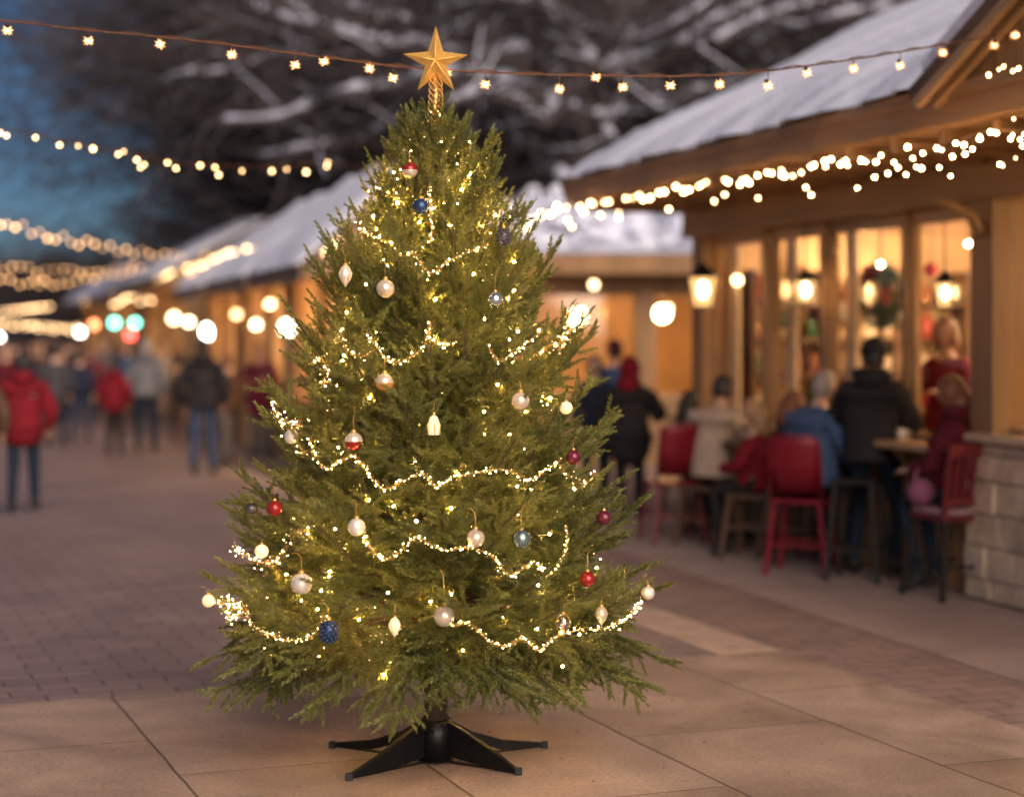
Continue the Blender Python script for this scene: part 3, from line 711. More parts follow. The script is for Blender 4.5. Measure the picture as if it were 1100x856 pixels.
# lanterns and interior
for lx, ly, Y, w in ((1015, 312, 13.9, 'lantern at the right beside the big post, hanging before the bar window'), (865, 309, 15.6, 'second lantern from the big post, hanging before the bar window')):
    lantern(w, at(lx, ly, Y), .075 if Y < 15 else .09, .24, m_em=E_lampb, ceil=.55 if Y < 15 else .55)
lantern('wide tapering lantern fixed to the corner post of the bar building', at(755, 308, 17.4), .12, .36, m_em=E_lamp, ceil=.4)
def bp(x, y, z): return bl(x, y, z)
E_pend = emat('pendant_glow', (1, .68, .36), 640)
for x, y, z, w in ((2.9, -.5, 2.35, 'pendant globe deep inside the bar behind the big post'), (1.5, 1.9, 2.45, 'pendant globe inside the bar above the black jacket'), (2.7, 3.4, 2.45, 'pendant globe inside the bar above the blue jacket'), (1.4, 4.7, 2.4, 'pendant globe inside the bar nearest the corner post'),
                   (3.2, 1.0, 2.4, 'pendant globe by the back wall of the bar, near end'), (3.2, 3.2, 2.4, 'pendant globe by the back wall of the bar, far end'), (1.2, -1.6, 2.4, 'pendant globe inside the bar beyond the right picture edge')):
    globe(w, bp(x, y, z), .040, E_pend, 'pendant globes inside the bar', cord=3.0-z)
for lx, ly, Y, w in ((946, 284, 15.5, 'tiny bare bulb hanging inside the bar over the wreath'), (917, 262, 16.0, 'tiny bare bulb high inside the bar left of the wreath'), (972, 263, 15.2, 'tiny bare bulb high inside the bar right of the wreath'), (1040, 262, 14.6, 'tiny bare bulb inside the bar beside the thick post')):
    p = at(lx, ly, Y); globe(w, p, .020, E_lampb, 'tiny bare bulbs inside the bar', cord=3.0-p.z)
# shelf unit with bottles and jars on the back wall
O_ = lambda n, c: mat(n, c, .6)
sh = thing('wall_shelf', 'wooden back-bar shelf seen through the bar windows', 'shelf', bp(4.0, 1.6, .22), th)
part('shelf_board', M_lwood, sh, lambda m: [m.box((-.14, -2.6, z), (.17, 2.6, z+.035)) for z in (.9, 1.3, 1.7)])
part('side_panel', M_lwood, sh, lambda m: [m.box((-.15, y-.02, 0), (.17, y+.02, 2.1)) for y in (-2.62, 0, 2.62)])
bcols = [mat('bottle_green', (.03, .10, .04), .15), mat('bottle_amber', (.25, .09, .02), .15), mat('bottle_cream', (.6, .5, .38), .3), mat('bottle_red', (.3, .02, .02), .25)]
bnames = ['green', 'amber', 'cream', 'red']; bmesh_ = {}
for i, mt in enumerate(bcols):
    mm = MB(); mm.lathe([(.001, 0), (.05, 0), (.055, .02), (.055, .17), (.02, .23), (.018, .29), (.001, .29)], 10); q = mm.build('b', mt); bmesh_[i] = q.data; bpy.data.objects.remove(q)
for zi, z in enumerate((.935, 1.335, 1.735)):
    for k in range(14):
        i = random.randrange(4); o = bpy.data.objects.new('bottle', bmesh_[i]); link(o); o.location = bp(3.98, 1.6-2.4+k*.36+random.uniform(-.05, .05), .22+z)
        tag(o, '%s bottle on the %s board of the back-bar shelf' % (bnames[i], ('lowest', 'middle', 'top')[zi]), 'bottle', '%s bottles on the %s back-bar board' % (bnames[i], ('lowest', 'middle', 'top')[zi]))
sh2 = thing('wall_shelf', 'tall wooden shelf of jars on the end wall of the bar, seen through the windows', 'shelf', bp(1.5, 5.14, .22), th)
part('shelf_board', M_dwood, sh2, lambda m: [m.box((-1.1, -.14, z), (1.2, .17, z+.03)) for z in (.9, 1.25, 1.6, 1.95)])
part('side_panel', M_dwood, sh2, lambda m: [m.box((x-.02, -.15, 0), (x+.02, .17, 2.3)) for x in (-1.12, -.35, .42, 1.22)])
for zi, z in enumerate((.93, 1.28, 1.63, 1.98)):
    for k in range(11):
        i = random.randrange(4); o = bpy.data.objects.new('bottle', bmesh_[i]); link(o); o.location = bp(.45+k*.205+random.uniform(-.03, .03), 5.12, .22+z); q = random.uniform(.75, 1.1); o.scale = (q*1.2, q*1.2, q*.9)
        wz = ('lowest', 'second', 'third', 'top')[zi]
        tag(o, '%s bottle on the %s board of the tall end-wall shelf' % (bnames[i], wz), 'bottle', '%s bottles on the %s end-wall board' % (bnames[i], wz))
M_curt = mat('cream_curtain', (.70, .56, .40), .85)
def curt(m, y0, y1):
    n = 40; vs = []
    for i in range(n+1):
        y = y0+(y1-y0)*i/n
        for z in (1.10, 2.80): vs.append((.17+.022*math.sin(i*1.1), y, z))
    m.add(vs, [(2*i, 2*i+2, 2*i+3, 2*i+1) for i in range(n)], 0, True)
for ya, yb in ((.22, .42), (2.45, 2.62), (2.82, 3.1), (3.62, 3.80), (4.02, 4.35), (4.9, 5.12)):
    part('curtain', M_curt, B, lambda m: curt(m, ya, yb))
for (x, y, Y, rr, mt, w) in ((928, 300, 16.2, .07, O_('deco_red', (.5, .02, .02)), 'small red paper ball hanging inside the bar left of the wreath'), (968, 345, 15.9, .08, O_('deco_white', (.75, .68, .6)), 'white paper ball hanging inside the bar below the wreath'), (905, 335, 16.6, .09, O_('deco_white', (.75, .68, .6)), 'white paper ball hanging inside the bar left of the black jacket'),
                         (842, 345, 17.3, .07, O_('deco_green', (.05, .16, .08)), 'green paper ball hanging inside the bar above the blue jacket'), (1000, 290, 15.6, .06, O_('deco_red', (.5, .02, .02)), 'small red paper ball hanging inside the bar by the right lantern')):
    t = thing('hanging_ball', w, 'decoration', at(x, y, Y), 0, 'paper balls hanging inside the bar')
    part('paper_ball', mt, t, lambda m: m.lathe([(rr*math.cos(a)*(1+.06*math.cos(i*math.pi))+.0002, rr*math.sin(a)) for i, a in enumerate([-math.pi/2+math.pi*k/20 for k in range(21)])], 14))
    part('hanging_cord', M_blk, t, lambda m: m.tube([(0, 0, rr), (0, 0, 3.0-t.location.z)], .003, 4))
# wreath, green with a red bow, hanging inside
wr = thing('wreath', 'green wreath with a red bow hanging inside the bar window above the black jacket', 'wreath', at(945, 318, 15.7), th)
def wring(m):
    for k in range(1500):
        a = random.uniform(0, 6.283); b = random.uniform(0, 6.283); r = .2+.075*math.cos(b); p = Vector((.075*math.sin(b), r*math.cos(a), r*math.sin(a)))
        d = Vector((random.uniform(-1, 1), random.uniform(-1, 1), random.uniform(-1, 1))).normalized()*.06; q = Vector((d.y, d.z, d.x))*.15
        m.add([p-q, p+q, p+d], [(0, 1, 2)])
part('greenery', mat('wreath_green', (.03, .07, .03), .7), wr, wring)
part('bow', C_red, wr, lambda m: (m.ball((-.07, -.08, .22), .07, 10, sc=(.5, 1, .6)), m.ball((-.07, .08, .22), .07, 10, sc=(.5, 1, .6)), m.ball((-.08, 0, .22), .03, 8), m.bar((-.08, .02, .2), (-.08, .08, .02), .03, .01), m.bar((-.08, -.02, .2), (-.08, -.08, .04), .03, .01)))
part('hanging_cord', M_blk, wr, lambda m: m.tube([(0, 0, .27), (0, 0, .9)], .004, 4))

# ------------------------------------------------------------------ middle building
MY = 27.0
Mb = thing('market_cafe', 'low wooden cafe with a snowy flat roof and glowing windows behind the tree', 'building', (1.0, MY, 0), 0)
xs0, xs1 = -2.4, 2.35
def mpost(x, w): return part('post', M_wood, Mb, lambda m: m.box((x-w/2, -.16, 0), (x+w/2, .10, 2.72)))
for x, w in ((-2.4, .24), (-.78, .2), (.92, .24), (1.75, .12), (2.3, .18)): mpost(x, w)
part('fascia_board', M_woodh, Mb, lambda m: m.box((xs0-.5, -.75, 2.74), (xs1+.35, -.62, 3.02)))
part('soffit', M_lwood, Mb, lambda m: m.box((xs0-.5, -.618, 2.74), (xs1+.35, .3, 2.78)))
part('header_beam', M_wood, Mb, lambda m: m.box((xs0, -.12, 2.5), (xs1, .06, 2.735)))
part('sill_wall', M_wood, Mb, lambda m: m.box((xs0, -.05, 0), (xs1, .08, .95)))
part('back_wall', M_wall, Mb, lambda m: m.box((xs0, 3.4, 0), (xs1, 3.5, 2.9)))
part('side_wall', M_wall, Mb, lambda m: m.box((xs0-.1, .1, 0), (xs0, 3.5, 2.85)))
part('side_wall', M_wall, Mb, lambda m: m.box((xs1, .1, 0), (xs1+.1, 3.5, 2.85)))
part('cafe_floor', M_dwood, Mb, lambda m: m.box((xs0, .09, 0), (xs1, 3.39, .1)))
rf = part('roof', M_dwood, Mb, lambda m: m.box((xs0-.5, -.61, 2.86), (xs1+.35, 3.8, 3.0)))
def ms(m):
    nx, ny = 30, 16; vs = []
    for i in range(nx+1):
        for j in range(ny+1):
            x = xs0-.52+(xs1-xs0+.9)*i/nx; y = -.78+4.6*j/ny; e = min(min(i, nx-i)/2.5, 1)*min(min(j, ny-j)/1.5, 1)
            vs.append((x, y, 3.03+e*(.13+.04*math.sin(x*4+y*2)+.03*math.sin(x*9))))
    m.add(vs, [(i*(ny+1)+j, (i+1)*(ny+1)+j, (i+1)*(ny+1)+j+1, i*(ny+1)+j+1) for i in range(nx) for j in range(ny)], 0, True)
part('snow', M_snow, rf, ms)
for a, b in ((-2.28, -.88), (-.68, .80), (1.04, 1.69), (1.81, 2.21)):
    w_ = part('window', M_lwood, Mb, lambda m: (m.box((a, -.03, .96), (b, .03, 1.02)), m.box((a, -.03, 2.44), (b, .03, 2.498)), m.box((a, -.03, 1.02), (a+.04, .03, 2.44)), m.box((b-.04, -.03, 1.02), (b, .03, 2.44))))
    part('glass_pane', M_glass, w_, lambda m: m.box((a+.042, -.003, 1.022), (b-.042, .003, 2.438)))
E_cafe = emat('cafe_lamp_glow', (1, .57, .24), 60)
for x, z, w in ((-1.6, 2.2, 'left pendant globe inside the low cafe'), (.0, 2.15, 'middle pendant globe inside the low cafe'), (1.3, 2.2, 'right pendant globe inside the low cafe')):
    globe(w, (1.0+x, MY+1.5, z), .11, E_cafe, 'pendant globes inside the low cafe', cord=2.84-z)
E_out = emat('outdoor_lamp_glow', (1, .70, .38), 9)
globe('bright oval lamp hanging before the low cafe beside the tree', at(624, 336, 25.5), .045, E_out, 'lamps hanging before the low cafe', cord=.8, sz=1.3)
globe('small dim globe lamp above the bright oval lamp', at(638, 306, 25.5), .05, emat('dim_lamp', (1, .6, .28), 6), 'lamps hanging before the low cafe', cord=.35)
globe('bright round lamp right of the cafe post', at(718, 331, 24.5), .045, emat('round_lamp', (1, .64, .32), 6), 'lamps hanging before the low cafe', cord=.6)
globe('amber globe seen through the far bar window', at(792, 301, 17.9), .045, emat('amb_lamp', (1, .62, .3), 8), 'pendant globes inside the bar', cord=.5)
# snow-laden shrubs behind the cafe roof
M_shrub = mat('shrub_twigs', (.05, .045, .04), .9)
def snow_shrub(label, c, rr, grp):
    t = thing('snowy_shrub', label, 'shrub', c, random.uniform(0, 6), grp)
    tw = MB(); sn = MB()
    for k in range(170):
        a = random.uniform(0, 6.28); e = random.uniform(.15, 1.5); L = rr*random.uniform(.7, 1.1)
        p = Vector((math.cos(a)*math.cos(e), math.sin(a)*math.cos(e), math.sin(e)*1.1))*L
        mid = p*.5+Vector((random.uniform(-.2, .2), random.uniform(-.2, .2), .1))*rr*.5
        tw.tube([(0, 0, 0), mid, p], [.03*rr, .02*rr, .008], 4, cap=False)
        sn.ball(p*random.uniform(.75, 1), random.uniform(.05, .12)*rr, 8, sc=(1.4, 1.2, .7))
        sn.tube([mid+Vector((0, 0, .03)), p+Vector((0, 0, .02))], [.03*rr, .02*rr], 4)
    tw.build('branches', M_shrub, t); sn.build('snow', M_snow, t)
for i, (x, y, r, w) in enumerate(((585, 262, 1.5, 'snow-laden shrub just right of the tree above the cafe roof'), (640, 268, 1.4, 'snow-laden shrub over the middle of the cafe roof'), (690, 262, 1.5, 'snow-laden shrub over the cafe post'), (735, 268, 1.2, 'snow-laden shrub rising beside the bar corner'))):
    p = at(x, y, 33+i*.4); p.z = 0
    t = thing; 
    h = 3.1
    s = snow_shrub(w, Vector((p.x, p.y, 2.75)), r, 'snow-laden shrubs behind the low cafe')
for o in [o for o in bpy.data.objects if o.name.startswith('snowy_shrub')]:
    m = MB(); m.tube([(0, 0, -2.75), (.05, .02, -.9), (0, 0, .1)], [.16, .13, .10], 8); m.build('stem', M_bark, o)

# ------------------------------------------------------------------ market stalls at left
def stall(label, ex, eY, L, ez, rise, run, glow):
    # local y runs down the lane, local x into the stall; the eave is at x = -.7
    t = thing('market_stall', label, 'market stall', (ex+.7*math.cos(th), eY+.7*math.sin(th), 0), th, 'market stalls down the lane')
    for y in (0.1, L/2, L-.1):
        part('post', M_wood, t, lambda m: m.box((-.08, y-.07, 0), (.06, y+.07, ez-.05)))
    part('counter', M_woodh, t, lambda m: (m.box((-.02, .18, 0), (.10, L-.18, .92)), m.box((-.22, .18, .925), (.3, L-.18, .97))))
    part('back_wall', M_wall, t, lambda m: m.box((2.0, 0, 0), (2.08, L, ez+.5)))
    part('side_wall', M_wall, t, lambda m: m.box((.07, 0, 0), (1.99, .04, ez-.1)))
    part('side_wall', M_wall, t, lambda m: m.box((.07, L-.04, 0), (1.99, L, ez-.1)))
    part('ceiling', M_lwood, t, lambda m: m.box((-.62, .0, ez-.12), (1.99, L, ez-.09)))
    part('fascia_board', M_dwood, t, lambda m: m.box((-.72, -.1, ez-.2), (-.66, L+.1, ez-.02)))
    r = part('roof', M_dwood, t, lambda m: (slab(m, (-.7, -.12, ez), (-.7, L+.12, ez), (run-.7, L+.12, ez+rise), (run-.7, -.12, ez+rise), .07),
                                          slab(m, (run-.698, -.12, ez+rise), (run-.698, L+.12, ez+rise), (2*run-.7, L+.12, ez), (2*run-.7, -.12, ez), .07)))
    part('snow', M_snow, r, lambda m: (snowsheet(m, -.73, run-.66, ez+.004, ez+rise+.02, -.14, L+.14, .15, 12, 30, .05), snowsheet(m, 2*run-.7, run-.7, ez+.004, ez+rise+.02, -.14, L+.14, .15, 8, 20, .05)))
    part('shelf', M_lwood, t, lambda m: [m.box((1.7, .3, z), (1.98, L-.3, z+.03)) for z in (1.2, 1.6, 2.0)])
    for yy in (-.02, L-.02):
        part('gable_wall', M_wood, t, lambda m: m.add([(x, y, z) for y in (yy, yy+.04) for x, z in ((-.62, ez-.085), (2*run-.78, ez-.085), (run-.7, ez+rise-.13))], [(0, 1, 2), (5, 4, 3), (0, 3, 4, 1), (1, 4, 5, 2), (2, 5, 3, 0)]))
    part('wall_boards', M_wood, t, lambda m: [m.box((.08+k*.19, -.022, 0), (.255+k*.19, -.001, ez-.1)) for k in range(10)])
    return t
E_st = emat('stall_lamp_glow', (1, .60, .27), 90)
stalls = []
slx = lambda Y: -3.07-.3*(Y-24.6)
labs = ['nearest market stall with a steep snowy roof half hidden by the tree', 'second market stall with snowy roof left of the tree', 'third market stall with snowy roof, lit counter behind the grey jacket']
specs = [(23.2, 4.0, 2.75, 1.35, 1.5), (27.6, 4.2, 2.75, 1.3, 1.6), (32.2, 4.2, 2.72, 1.2, 1.7)]
for lb, (Y, L, ez, ri, ru) in zip(labs, specs): stalls.append((stall(lb, slx(Y), Y, L, ez, ri, ru, 1), L, ez))
l2x = lambda Y: -7.3-.31*(Y-38)
for lb, (Y, L, ez, ri, ru) in zip(['fourth market stall with a bright eave at the bend of the lane', 'fifth market stall with snowy roof far down the lane', 'farthest market stall with snowy roof at the left edge'],
                          [(38, 9, 3.05, 1.2, 2.2), (48, 8, 2.95, 1.3, 2.2), (57, 9, 2.9, 1.5, 2.2)]):
    stalls.append((stall(lb, l2x(Y), Y, L, ez, ri, ru, 1), L, ez))
ords = ['nearest', 'second', 'third', 'fourth', 'fifth', 'farthest']
pots = [(mat('jar_red', (.4, .03, .03), .4), 'red'), (mat('jar_cream', (.65, .5, .35), .4), 'cream'), (mat('jar_green', (.05, .2, .08), .4), 'green')]
potm = []
for mt, nm in pots:
    mm = MB(); mm.lathe([(.001, 0), (.07, 0), (.09, .06), (.085, .16), (.05, .19), (.05, .21), (.001, .21)], 10); q = mm.build('b', mt); potm.append((q.data, nm)); bpy.data.objects.remove(q)
for i, (s, L, ez) in enumerate(stalls):
    for k in range(2 if i else 3):
        y = L*(k+.5)/(2 if i else 3); p = s.matrix_world if False else None
        loc = s.location+bx*1.0+by*y; loc.z = 2.15
        globe('%s pendant globe inside the %s market stall' % (('near', 'far', 'end')[k], ords[i]), loc, .085 if i < 3 else .11, E_st, 'pendant globes inside the market stalls', cord=ez-.12-2.15)
    for zi, z in enumerate((.97, 1.23, 1.63)):
        for k in range(5):
            me_, nm = random.choice(potm); o = bpy.data.objects.new('jar', me_); link(o)
            loc = s.location+bx*(1.84 if zi else .1)+by*(.5+k*(L-1)/4.5); loc.z = z; o.location = loc
            tag(o, '%s ceramic jar on the %s of the %s market stall' % (nm, ('counter', 'lower shelf', 'middle shelf')[zi], ords[i]), 'jar', '%s jars on the %s of the %s stall' % (nm, ('counter', 'lower shelf', 'middle shelf')[zi], ords[i]))
# coloured and white lamps among the stalls
def colr(n, c, s): return emat(n, c, s)
GL = 'coloured lamps hanging along the lane'
def pole_lamp(label, x, y, Y, r, em, sz=1):
    r *= .72
    p = at(x, y, Y); t = thing('pole_lamp', label, 'lamp', (p.x, p.y, 0), 0, GL)
    part('lamp_globe', em, t, lambda m: m.ball((0, 0, p.z), r, 14, sc=(1, 1, sz)))
    part('pole', M_blk, t, lambda m: m.tube([(0, 0, 0), (0, 0, p.z-r*sz*.9)], .02, 6))
    part('collar', M_blk, t, lambda m: m.lathe([(.04, p.z-r*sz*1.15), (.05, p.z-r*sz*.85), (.02, p.z-r*sz*.8)], 8))
tl = colr('teal_glow', (.10, .9, .62), 5.2); rd = colr('red_glow', (1, .03, .04), 4.5); wh = colr('white_glow', (1, .86, .72), 10.3); og = colr('orange_glow', (1, .25, .08), 3.8)
pole_lamp('left teal globe lamp over the crowd', 123, 347, 36, .12, tl); pole_lamp('right teal globe lamp over the crowd', 145, 347, 36, .11, tl)
pole_lamp('red globe lamp below the teal lamps', 140, 360, 35, .12, rd); pole_lamp('white globe lamp left of the teal lamps', 86, 357, 36, .10, wh)
pole_lamp('orange globe lamp between white and teal lamps', 101, 349, 38, .12, og); pole_lamp('white globe lamp at the far left edge of the crowd', -1, 362, 33, .08, wh)
wb = colr('white_lamp_bright', (1, .88, .75), 16.3)
pole_lamp('tall oval white lamp above the broad black jacket', 222, 357, 30, .105, wb, 1.6)
pole_lamp('round warm lamp left of the oval lamp', 203, 346, 33, .10, colr('warmw', (1, .68, .38), 8.6)); pole_lamp('large pale lamp farther left of the oval lamp', 187, 342, 33, .13, colr('warmw2', (1, .62, .32), 6.5))
pole_lamp('round cream lamp above the berry coat', 275, 349, 30, .095, colr('warmw3', (1, .66, .36), 7.9)); pole_lamp('large blazing lamp at the left flank of the tree', 309, 352, 25, .15, colr('warmw4', (1, .72, .45), 8.6))
pole_lamp('amber lamp hung high above the berry coat', 290, 327, 25, .085, colr('warmw5', (1, .62, .3), 5.5)); pole_lamp('amber lamp between cream and round lamps', 254, 338, 32, .10, colr('warmw6', (1, .5, .2), 5.2))

# ------------------------------------------------------------------ furniture of the bar
M_rmet = mat('red_painted_metal', (.19, .008, .018), .35, .2, noise=(8, .15)); M_mar = mat('maroon_painted_wood', (.13, .012, .016), .45, noise=(8, .2))
M_brnm = mat('brown_wood', (.10, .055, .03), .5, noise=(8, .25)); M_cush = cloth('pink_grey_cushion', (.30, .18, .2))
def chair(name, label, cat, x, Y, rz, seat, back, mt, style, w=.42, grp='red and brown bar seats', lm=None, cushion=None):
    t = thing(name, label, cat, ((x-CX)/F*Y, Y, 0), R(rz), grp); h = w/2; lm = lm or mt        # sitter faces +y, back at -y
    part('seat', mt, t, lambda m: m.box((-h, -h, seat-.035), (h, h, seat)), bevel=.012)
    for sx in (-1, 1):
        for sy in (-1, 1):
            part('leg', lm, t, lambda m: m.bar((sx*(h-.03), sy*(h-.03), seat-.036), (sx*(h+.03), sy*(h+.03), 0), .035, .035))
    part('stretcher', lm, t, lambda m: [m.bar(a, b, .02) for a, b in (((-h-.0, -h, .24), (h, -h, .24)), ((-h, h, .24), (h, h, .24)), ((-h, -h, .28), (-h, h, .28)), ((h, -h, .28), (h, h, .28)))])
    if cushion: part('cushion', cushion, t, lambda m: m.box((-h+.01, -h+.02, seat+.002), (h-.01, h-.01, seat+.05)), bevel=.02)
    if style == 'solid':
        def bk(m):
            n = 8; vs = []
            for i in range(n+1):
                u = -1+2*i/n
                for z, dy, ww in ((seat+.06, 0, .86), (seat+.28, -.05, .96), (back-.03, -.09, 1.0), (back, -.095, .93)):
                    vs.append((u*h*ww, -h-.0+dy-.05*(1-u*u), z))
            f = [(i*4+j, (i+1)*4+j, (i+1)*4+j+1, i*4+j+1) for i in range(n) for j in range(3)]
            m.add(vs, f, 0, True)
        o = part('backrest', mt, t, bk); so = o.modifiers.new('solid', 'SOLIDIFY'); so.thickness = .02
        part('back_frame', lm, t, lambda m: m.tube([(-h+.01, -h+.01, seat-.01), (-h+.01, -h-.05, seat+.3), (-h+.02, -h-.09, back-.02), (-h*.6, -h-.12, back+.02), (0, -h-.15, back+.025), (h*.6, -h-.12, back+.02), (h-.02, -h-.09, back-.02), (h-.01, -h-.05, seat+.3), (h-.01, -h+.01, seat-.01)], .014, 6))
    elif style == 'slat':
        part('back_frame', mt, t, lambda m: (m.bar((-h+.02, -h+.02, seat), (-h+.01, -h-.07, back), .035), m.bar((h-.02, -h+.02, seat), (h-.01, -h-.07, back), .035), m.bar((-h, -h-.075, back-.03), (h, -h-.075, back-.03), .03, .09), m.bar((-h+.03, -h, seat+.1), (h-.03, -h, seat+.1), .025, .05)))
        part('backrest', mt, t, lambda m: [m.bar((u*h, -h+.0, seat+.11), (u*h, -h-.07, back-.07), .04, .014, up=(0, 1, 0)) for u in (-.62, -.31, 0, .31, .62)])
    return t
chair('bar_chair', 'bright red metal bar chair under the person in blue', 'chair', 862, 14.75, -22, .60, 1.08, M_rmet, 'solid', .42)
chair('bar_chair', 'maroon slatted chair with a cushion under the person in maroon', 'chair', 1022, 13.45, 22, .60, 1.10, M_mar, 'slat', .44, lm=M_blk, cushion=M_cush)
chair('bar_chair', 'red chair with a tall solid back left of the oatmeal sweater', 'chair', 722, 17.0, 12, .56, 1.06, M_rmet, 'solid', .42, lm=M_mar)
chair('bar_stool', 'backless dark stool under the person in the black jacket', 'stool', 922, 14.35, -25, .78, 0, M_blk, 'none', .34)
chair('bar_stool', 'low brown stool under the person in the oatmeal sweater', 'stool', 762, 16.7, -38, .53, 0, M_brnm, 'none', .40)
chair('bar_chair', 'brown slatted chair under the person in bright red', 'chair', 812, 15.72, 62, .55, 1.02, M_brnm, 'slat', .40)
chair('bar_stool', 'dark stool under the auburn-haired person by the ledge', 'stool', 850, 15.58, -70, .55, 0, M_brnm, 'none', .36)
chair('bar_stool', 'dark stool under the dark-haired person by the corner post', 'stool', 740, 17.66, -60, .53, 0, M_brnm, 'none', .36)
tb = thing('bistro_table', 'small brown wooden table between the oatmeal sweater and the person in red', 'table', ((808-CX)/F*16.6, 16.6, 0), R(15))
part('tabletop', M_brnm, tb, lambda m: m.box((-.27, -.27, .90), (.27, .27, .94)), bevel=.01)
for sx in (-1, 1):
    for sy in (-1, 1): part('leg', M_wood, tb, lambda m: m.bar((sx*.22, sy*.22, .898), (sx*.25, sy*.25, 0), .05))
mg = MB(); mg.lathe([(.001, 0), (.035, 0), (.04, .09), (.034, .088), (.03, .01), (.001, .01)], 12); mg.tube([(.038, 0, .075), (.065, 0, .065), (.065, 0, .03), (.037, 0, .02)], .006, 5)
mk = mg.build('mug', mat('mug_glaze', (.6, .5, .4), .3)); mk.location = (tb.location.x-.05, tb.location.y-.1, .941); tag(mk, 'cream mug on the small brown table', 'mug')
mk2 = mk.copy(); COL.objects.link(mk2); mk2.location = bl(-.2, 1.0, 1.086); tag(mk2, 'cream mug on the window ledge beside the black jacket', 'mug')
bag = thing('shoulder_bag', 'mauve fabric bag lying beside the cushion of the slatted chair', 'bag', ((986-CX)/F*13.55, 13.45, .655), R(48))
M_bag = cloth('mauve_bag', (.20, .07, .12))
part('bag_body', M_bag, bag, lambda m: m.ball((0, 0, .10), .13, 14, sc=(1.0, .75, .8)))
part('strap', M_bag, bag, lambda m: m.tube([(-.1, 0, .15), (-.07, 0, .25), (0, 0, .28), (.07, 0, .25), (.1, 0, .15)], .012, 6))

# ------------------------------------------------------------------ bare trees behind
def grow(seed, H, r0, levels, spread, kids, bend=.22, split=.3, minr=.011):
    rd_ = random.Random(seed); tr = MB(); sn = MB(); cnt = [0]
    def limb(p, d, L, r, lv):
        n = 4 if lv < 3 else 3; pts = [p.copy()]; rads = [r]; dd = d.copy(); step = L/n; q = p.copy(); kp = []
        for i in range(n):
            dd = (dd+Vector((rd_.uniform(-1, 1), rd_.uniform(-1, 1), rd_.uniform(-.6, .9)))*bend).normalized()
            q = q+dd*step; pts.append(q.copy()); rr = r*(1-.55*(i+1)/n); rads.append(max(rr, minr*.7)); kp.append((q.copy(), dd.copy(), rr))
        tr.tube(pts, rads, 8 if lv == 0 else 5 if lv < 3 else 3, cap=False)
        if lv > 0 and r > .07 and abs(d.z) < .8:
            sn.tube([x+Vector((0, 0, y*.75)) for x, y in zip(pts, rads)], [y*.85+.008 for y in rads], 5, cap=False)
        elif lv >= 3 and rd_.random() < .10:
            sn.tube([x+Vector((0, 0, y*.8+.004)) for x, y in zip(pts, rads)], [y*.8+.003 for y in rads], 3, cap=False)
        if lv >= levels: return
        for k in range(kids[lv]):
            i = rd_.randrange(0 if lv else 1, n); q, dd, rr = kp[i]
            a = rd_.uniform(0, 6.283); sp_ = spread[lv]*rd_.uniform(.7, 1.25)
            u = dd.orthogonal().normalized(); v = dd.cross(u); nd = (dd*math.cos(sp_)+(u*math.cos(a)+v*math.sin(a))*math.sin(sp_)).normalized()
            if lv > 0: nd.z = nd.z*.8+.08; nd.normalize()
            limb(q, nd, L*rd_.uniform(.55, .8), max(rr*rd_.uniform(.45, .68), minr), lv+1)
    limb(Vector((0, 0, 0)), Vector((0, 0, 1)), H*.62, r0, 0)
    return tr, sn
protos = []
for sd in (3, 8, 15):
    tr, sn = grow(sd, 11, .34, 5, (.95, .8, .7, .7, .8), (8, 6, 6, 5, 3), minr=.013)
    protos.append((tr, sn))
pm = []
for tr, sn in protos:
    a = tr.build('a', [M_bark]); b = sn.build('b', M_dimsnow); pm.append((a.data, b.data)); bpy.data.objects.remove(a); bpy.data.objects.remove(b)
def bare(label, x, Y, s, rz, k):
    t = thing('bare_tree', label, 'tree', (x, Y, 0), rz, 'snow-dusted bare trees behind the market'); t.scale = (s, s, s)
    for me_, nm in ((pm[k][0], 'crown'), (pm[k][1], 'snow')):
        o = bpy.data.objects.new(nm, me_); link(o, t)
spots = [ # px, Y, scale
 (190, 62, .36), (285, 50, .6), (402, 58, 1.15), (380, 46, .95), (432, 54, 1.1), (440, 42, 1.2), (500, 50, 1.5), (555, 40, 1.15), (610, 47, 1.4), (730, 50, 1.1), (835, 44, 1.15), (980, 48, 1.2), (58, 70, .36), (8, 73, .38), (-40, 76, .38), (98, 76, .42), (34, 86, .44), (-14, 92, .46), (76, 92, .50), (132, 84, .50), (372, 75, .95), (225, 82, .55), (465, 72, 1.35), (520, 76, 1.5), (460, 70, 1.8), (540, 66, 1.8), (650, 70, 1.3), (150, 90, .38), (530, 64, 1.4), (485, 88, 1.5)]
for i, (x, Y, s) in enumerate(spots):
    w = 'over the lane end' if x < 130 else 'left of the gold star' if x < 470 else 'right of the gold star' if x < 620 else 'above the bar roof'
    d = 'front row' if Y < 50 else 'middle row' if Y < 65 else 'back row'
    sib = sorted([q[0] for q in spots if (('over the lane end' if q[0] < 130 else 'left of the gold star' if q[0] < 470 else 'right of the gold star' if q[0] < 620 else 'above the bar roof') == w) and (('front row' if q[1] < 50 else 'middle row' if q[1] < 65 else 'back row') == d)])
    o_ = ['leftmost', 'second from left', 'third from left', 'fourth from left', 'fifth from left', 'sixth from left', 'seventh from left', 'eighth from left', 'ninth from left', 'tenth from left', 'eleventh from left', 'twelfth from left'][sib.index(x)] if len(sib) > 1 else 'only'
    bare('bare tree in the %s %s, %s' % (d, w, o_), (x-CX)/F*Y, Y, s, random.uniform(0, 6.28), i % 3)
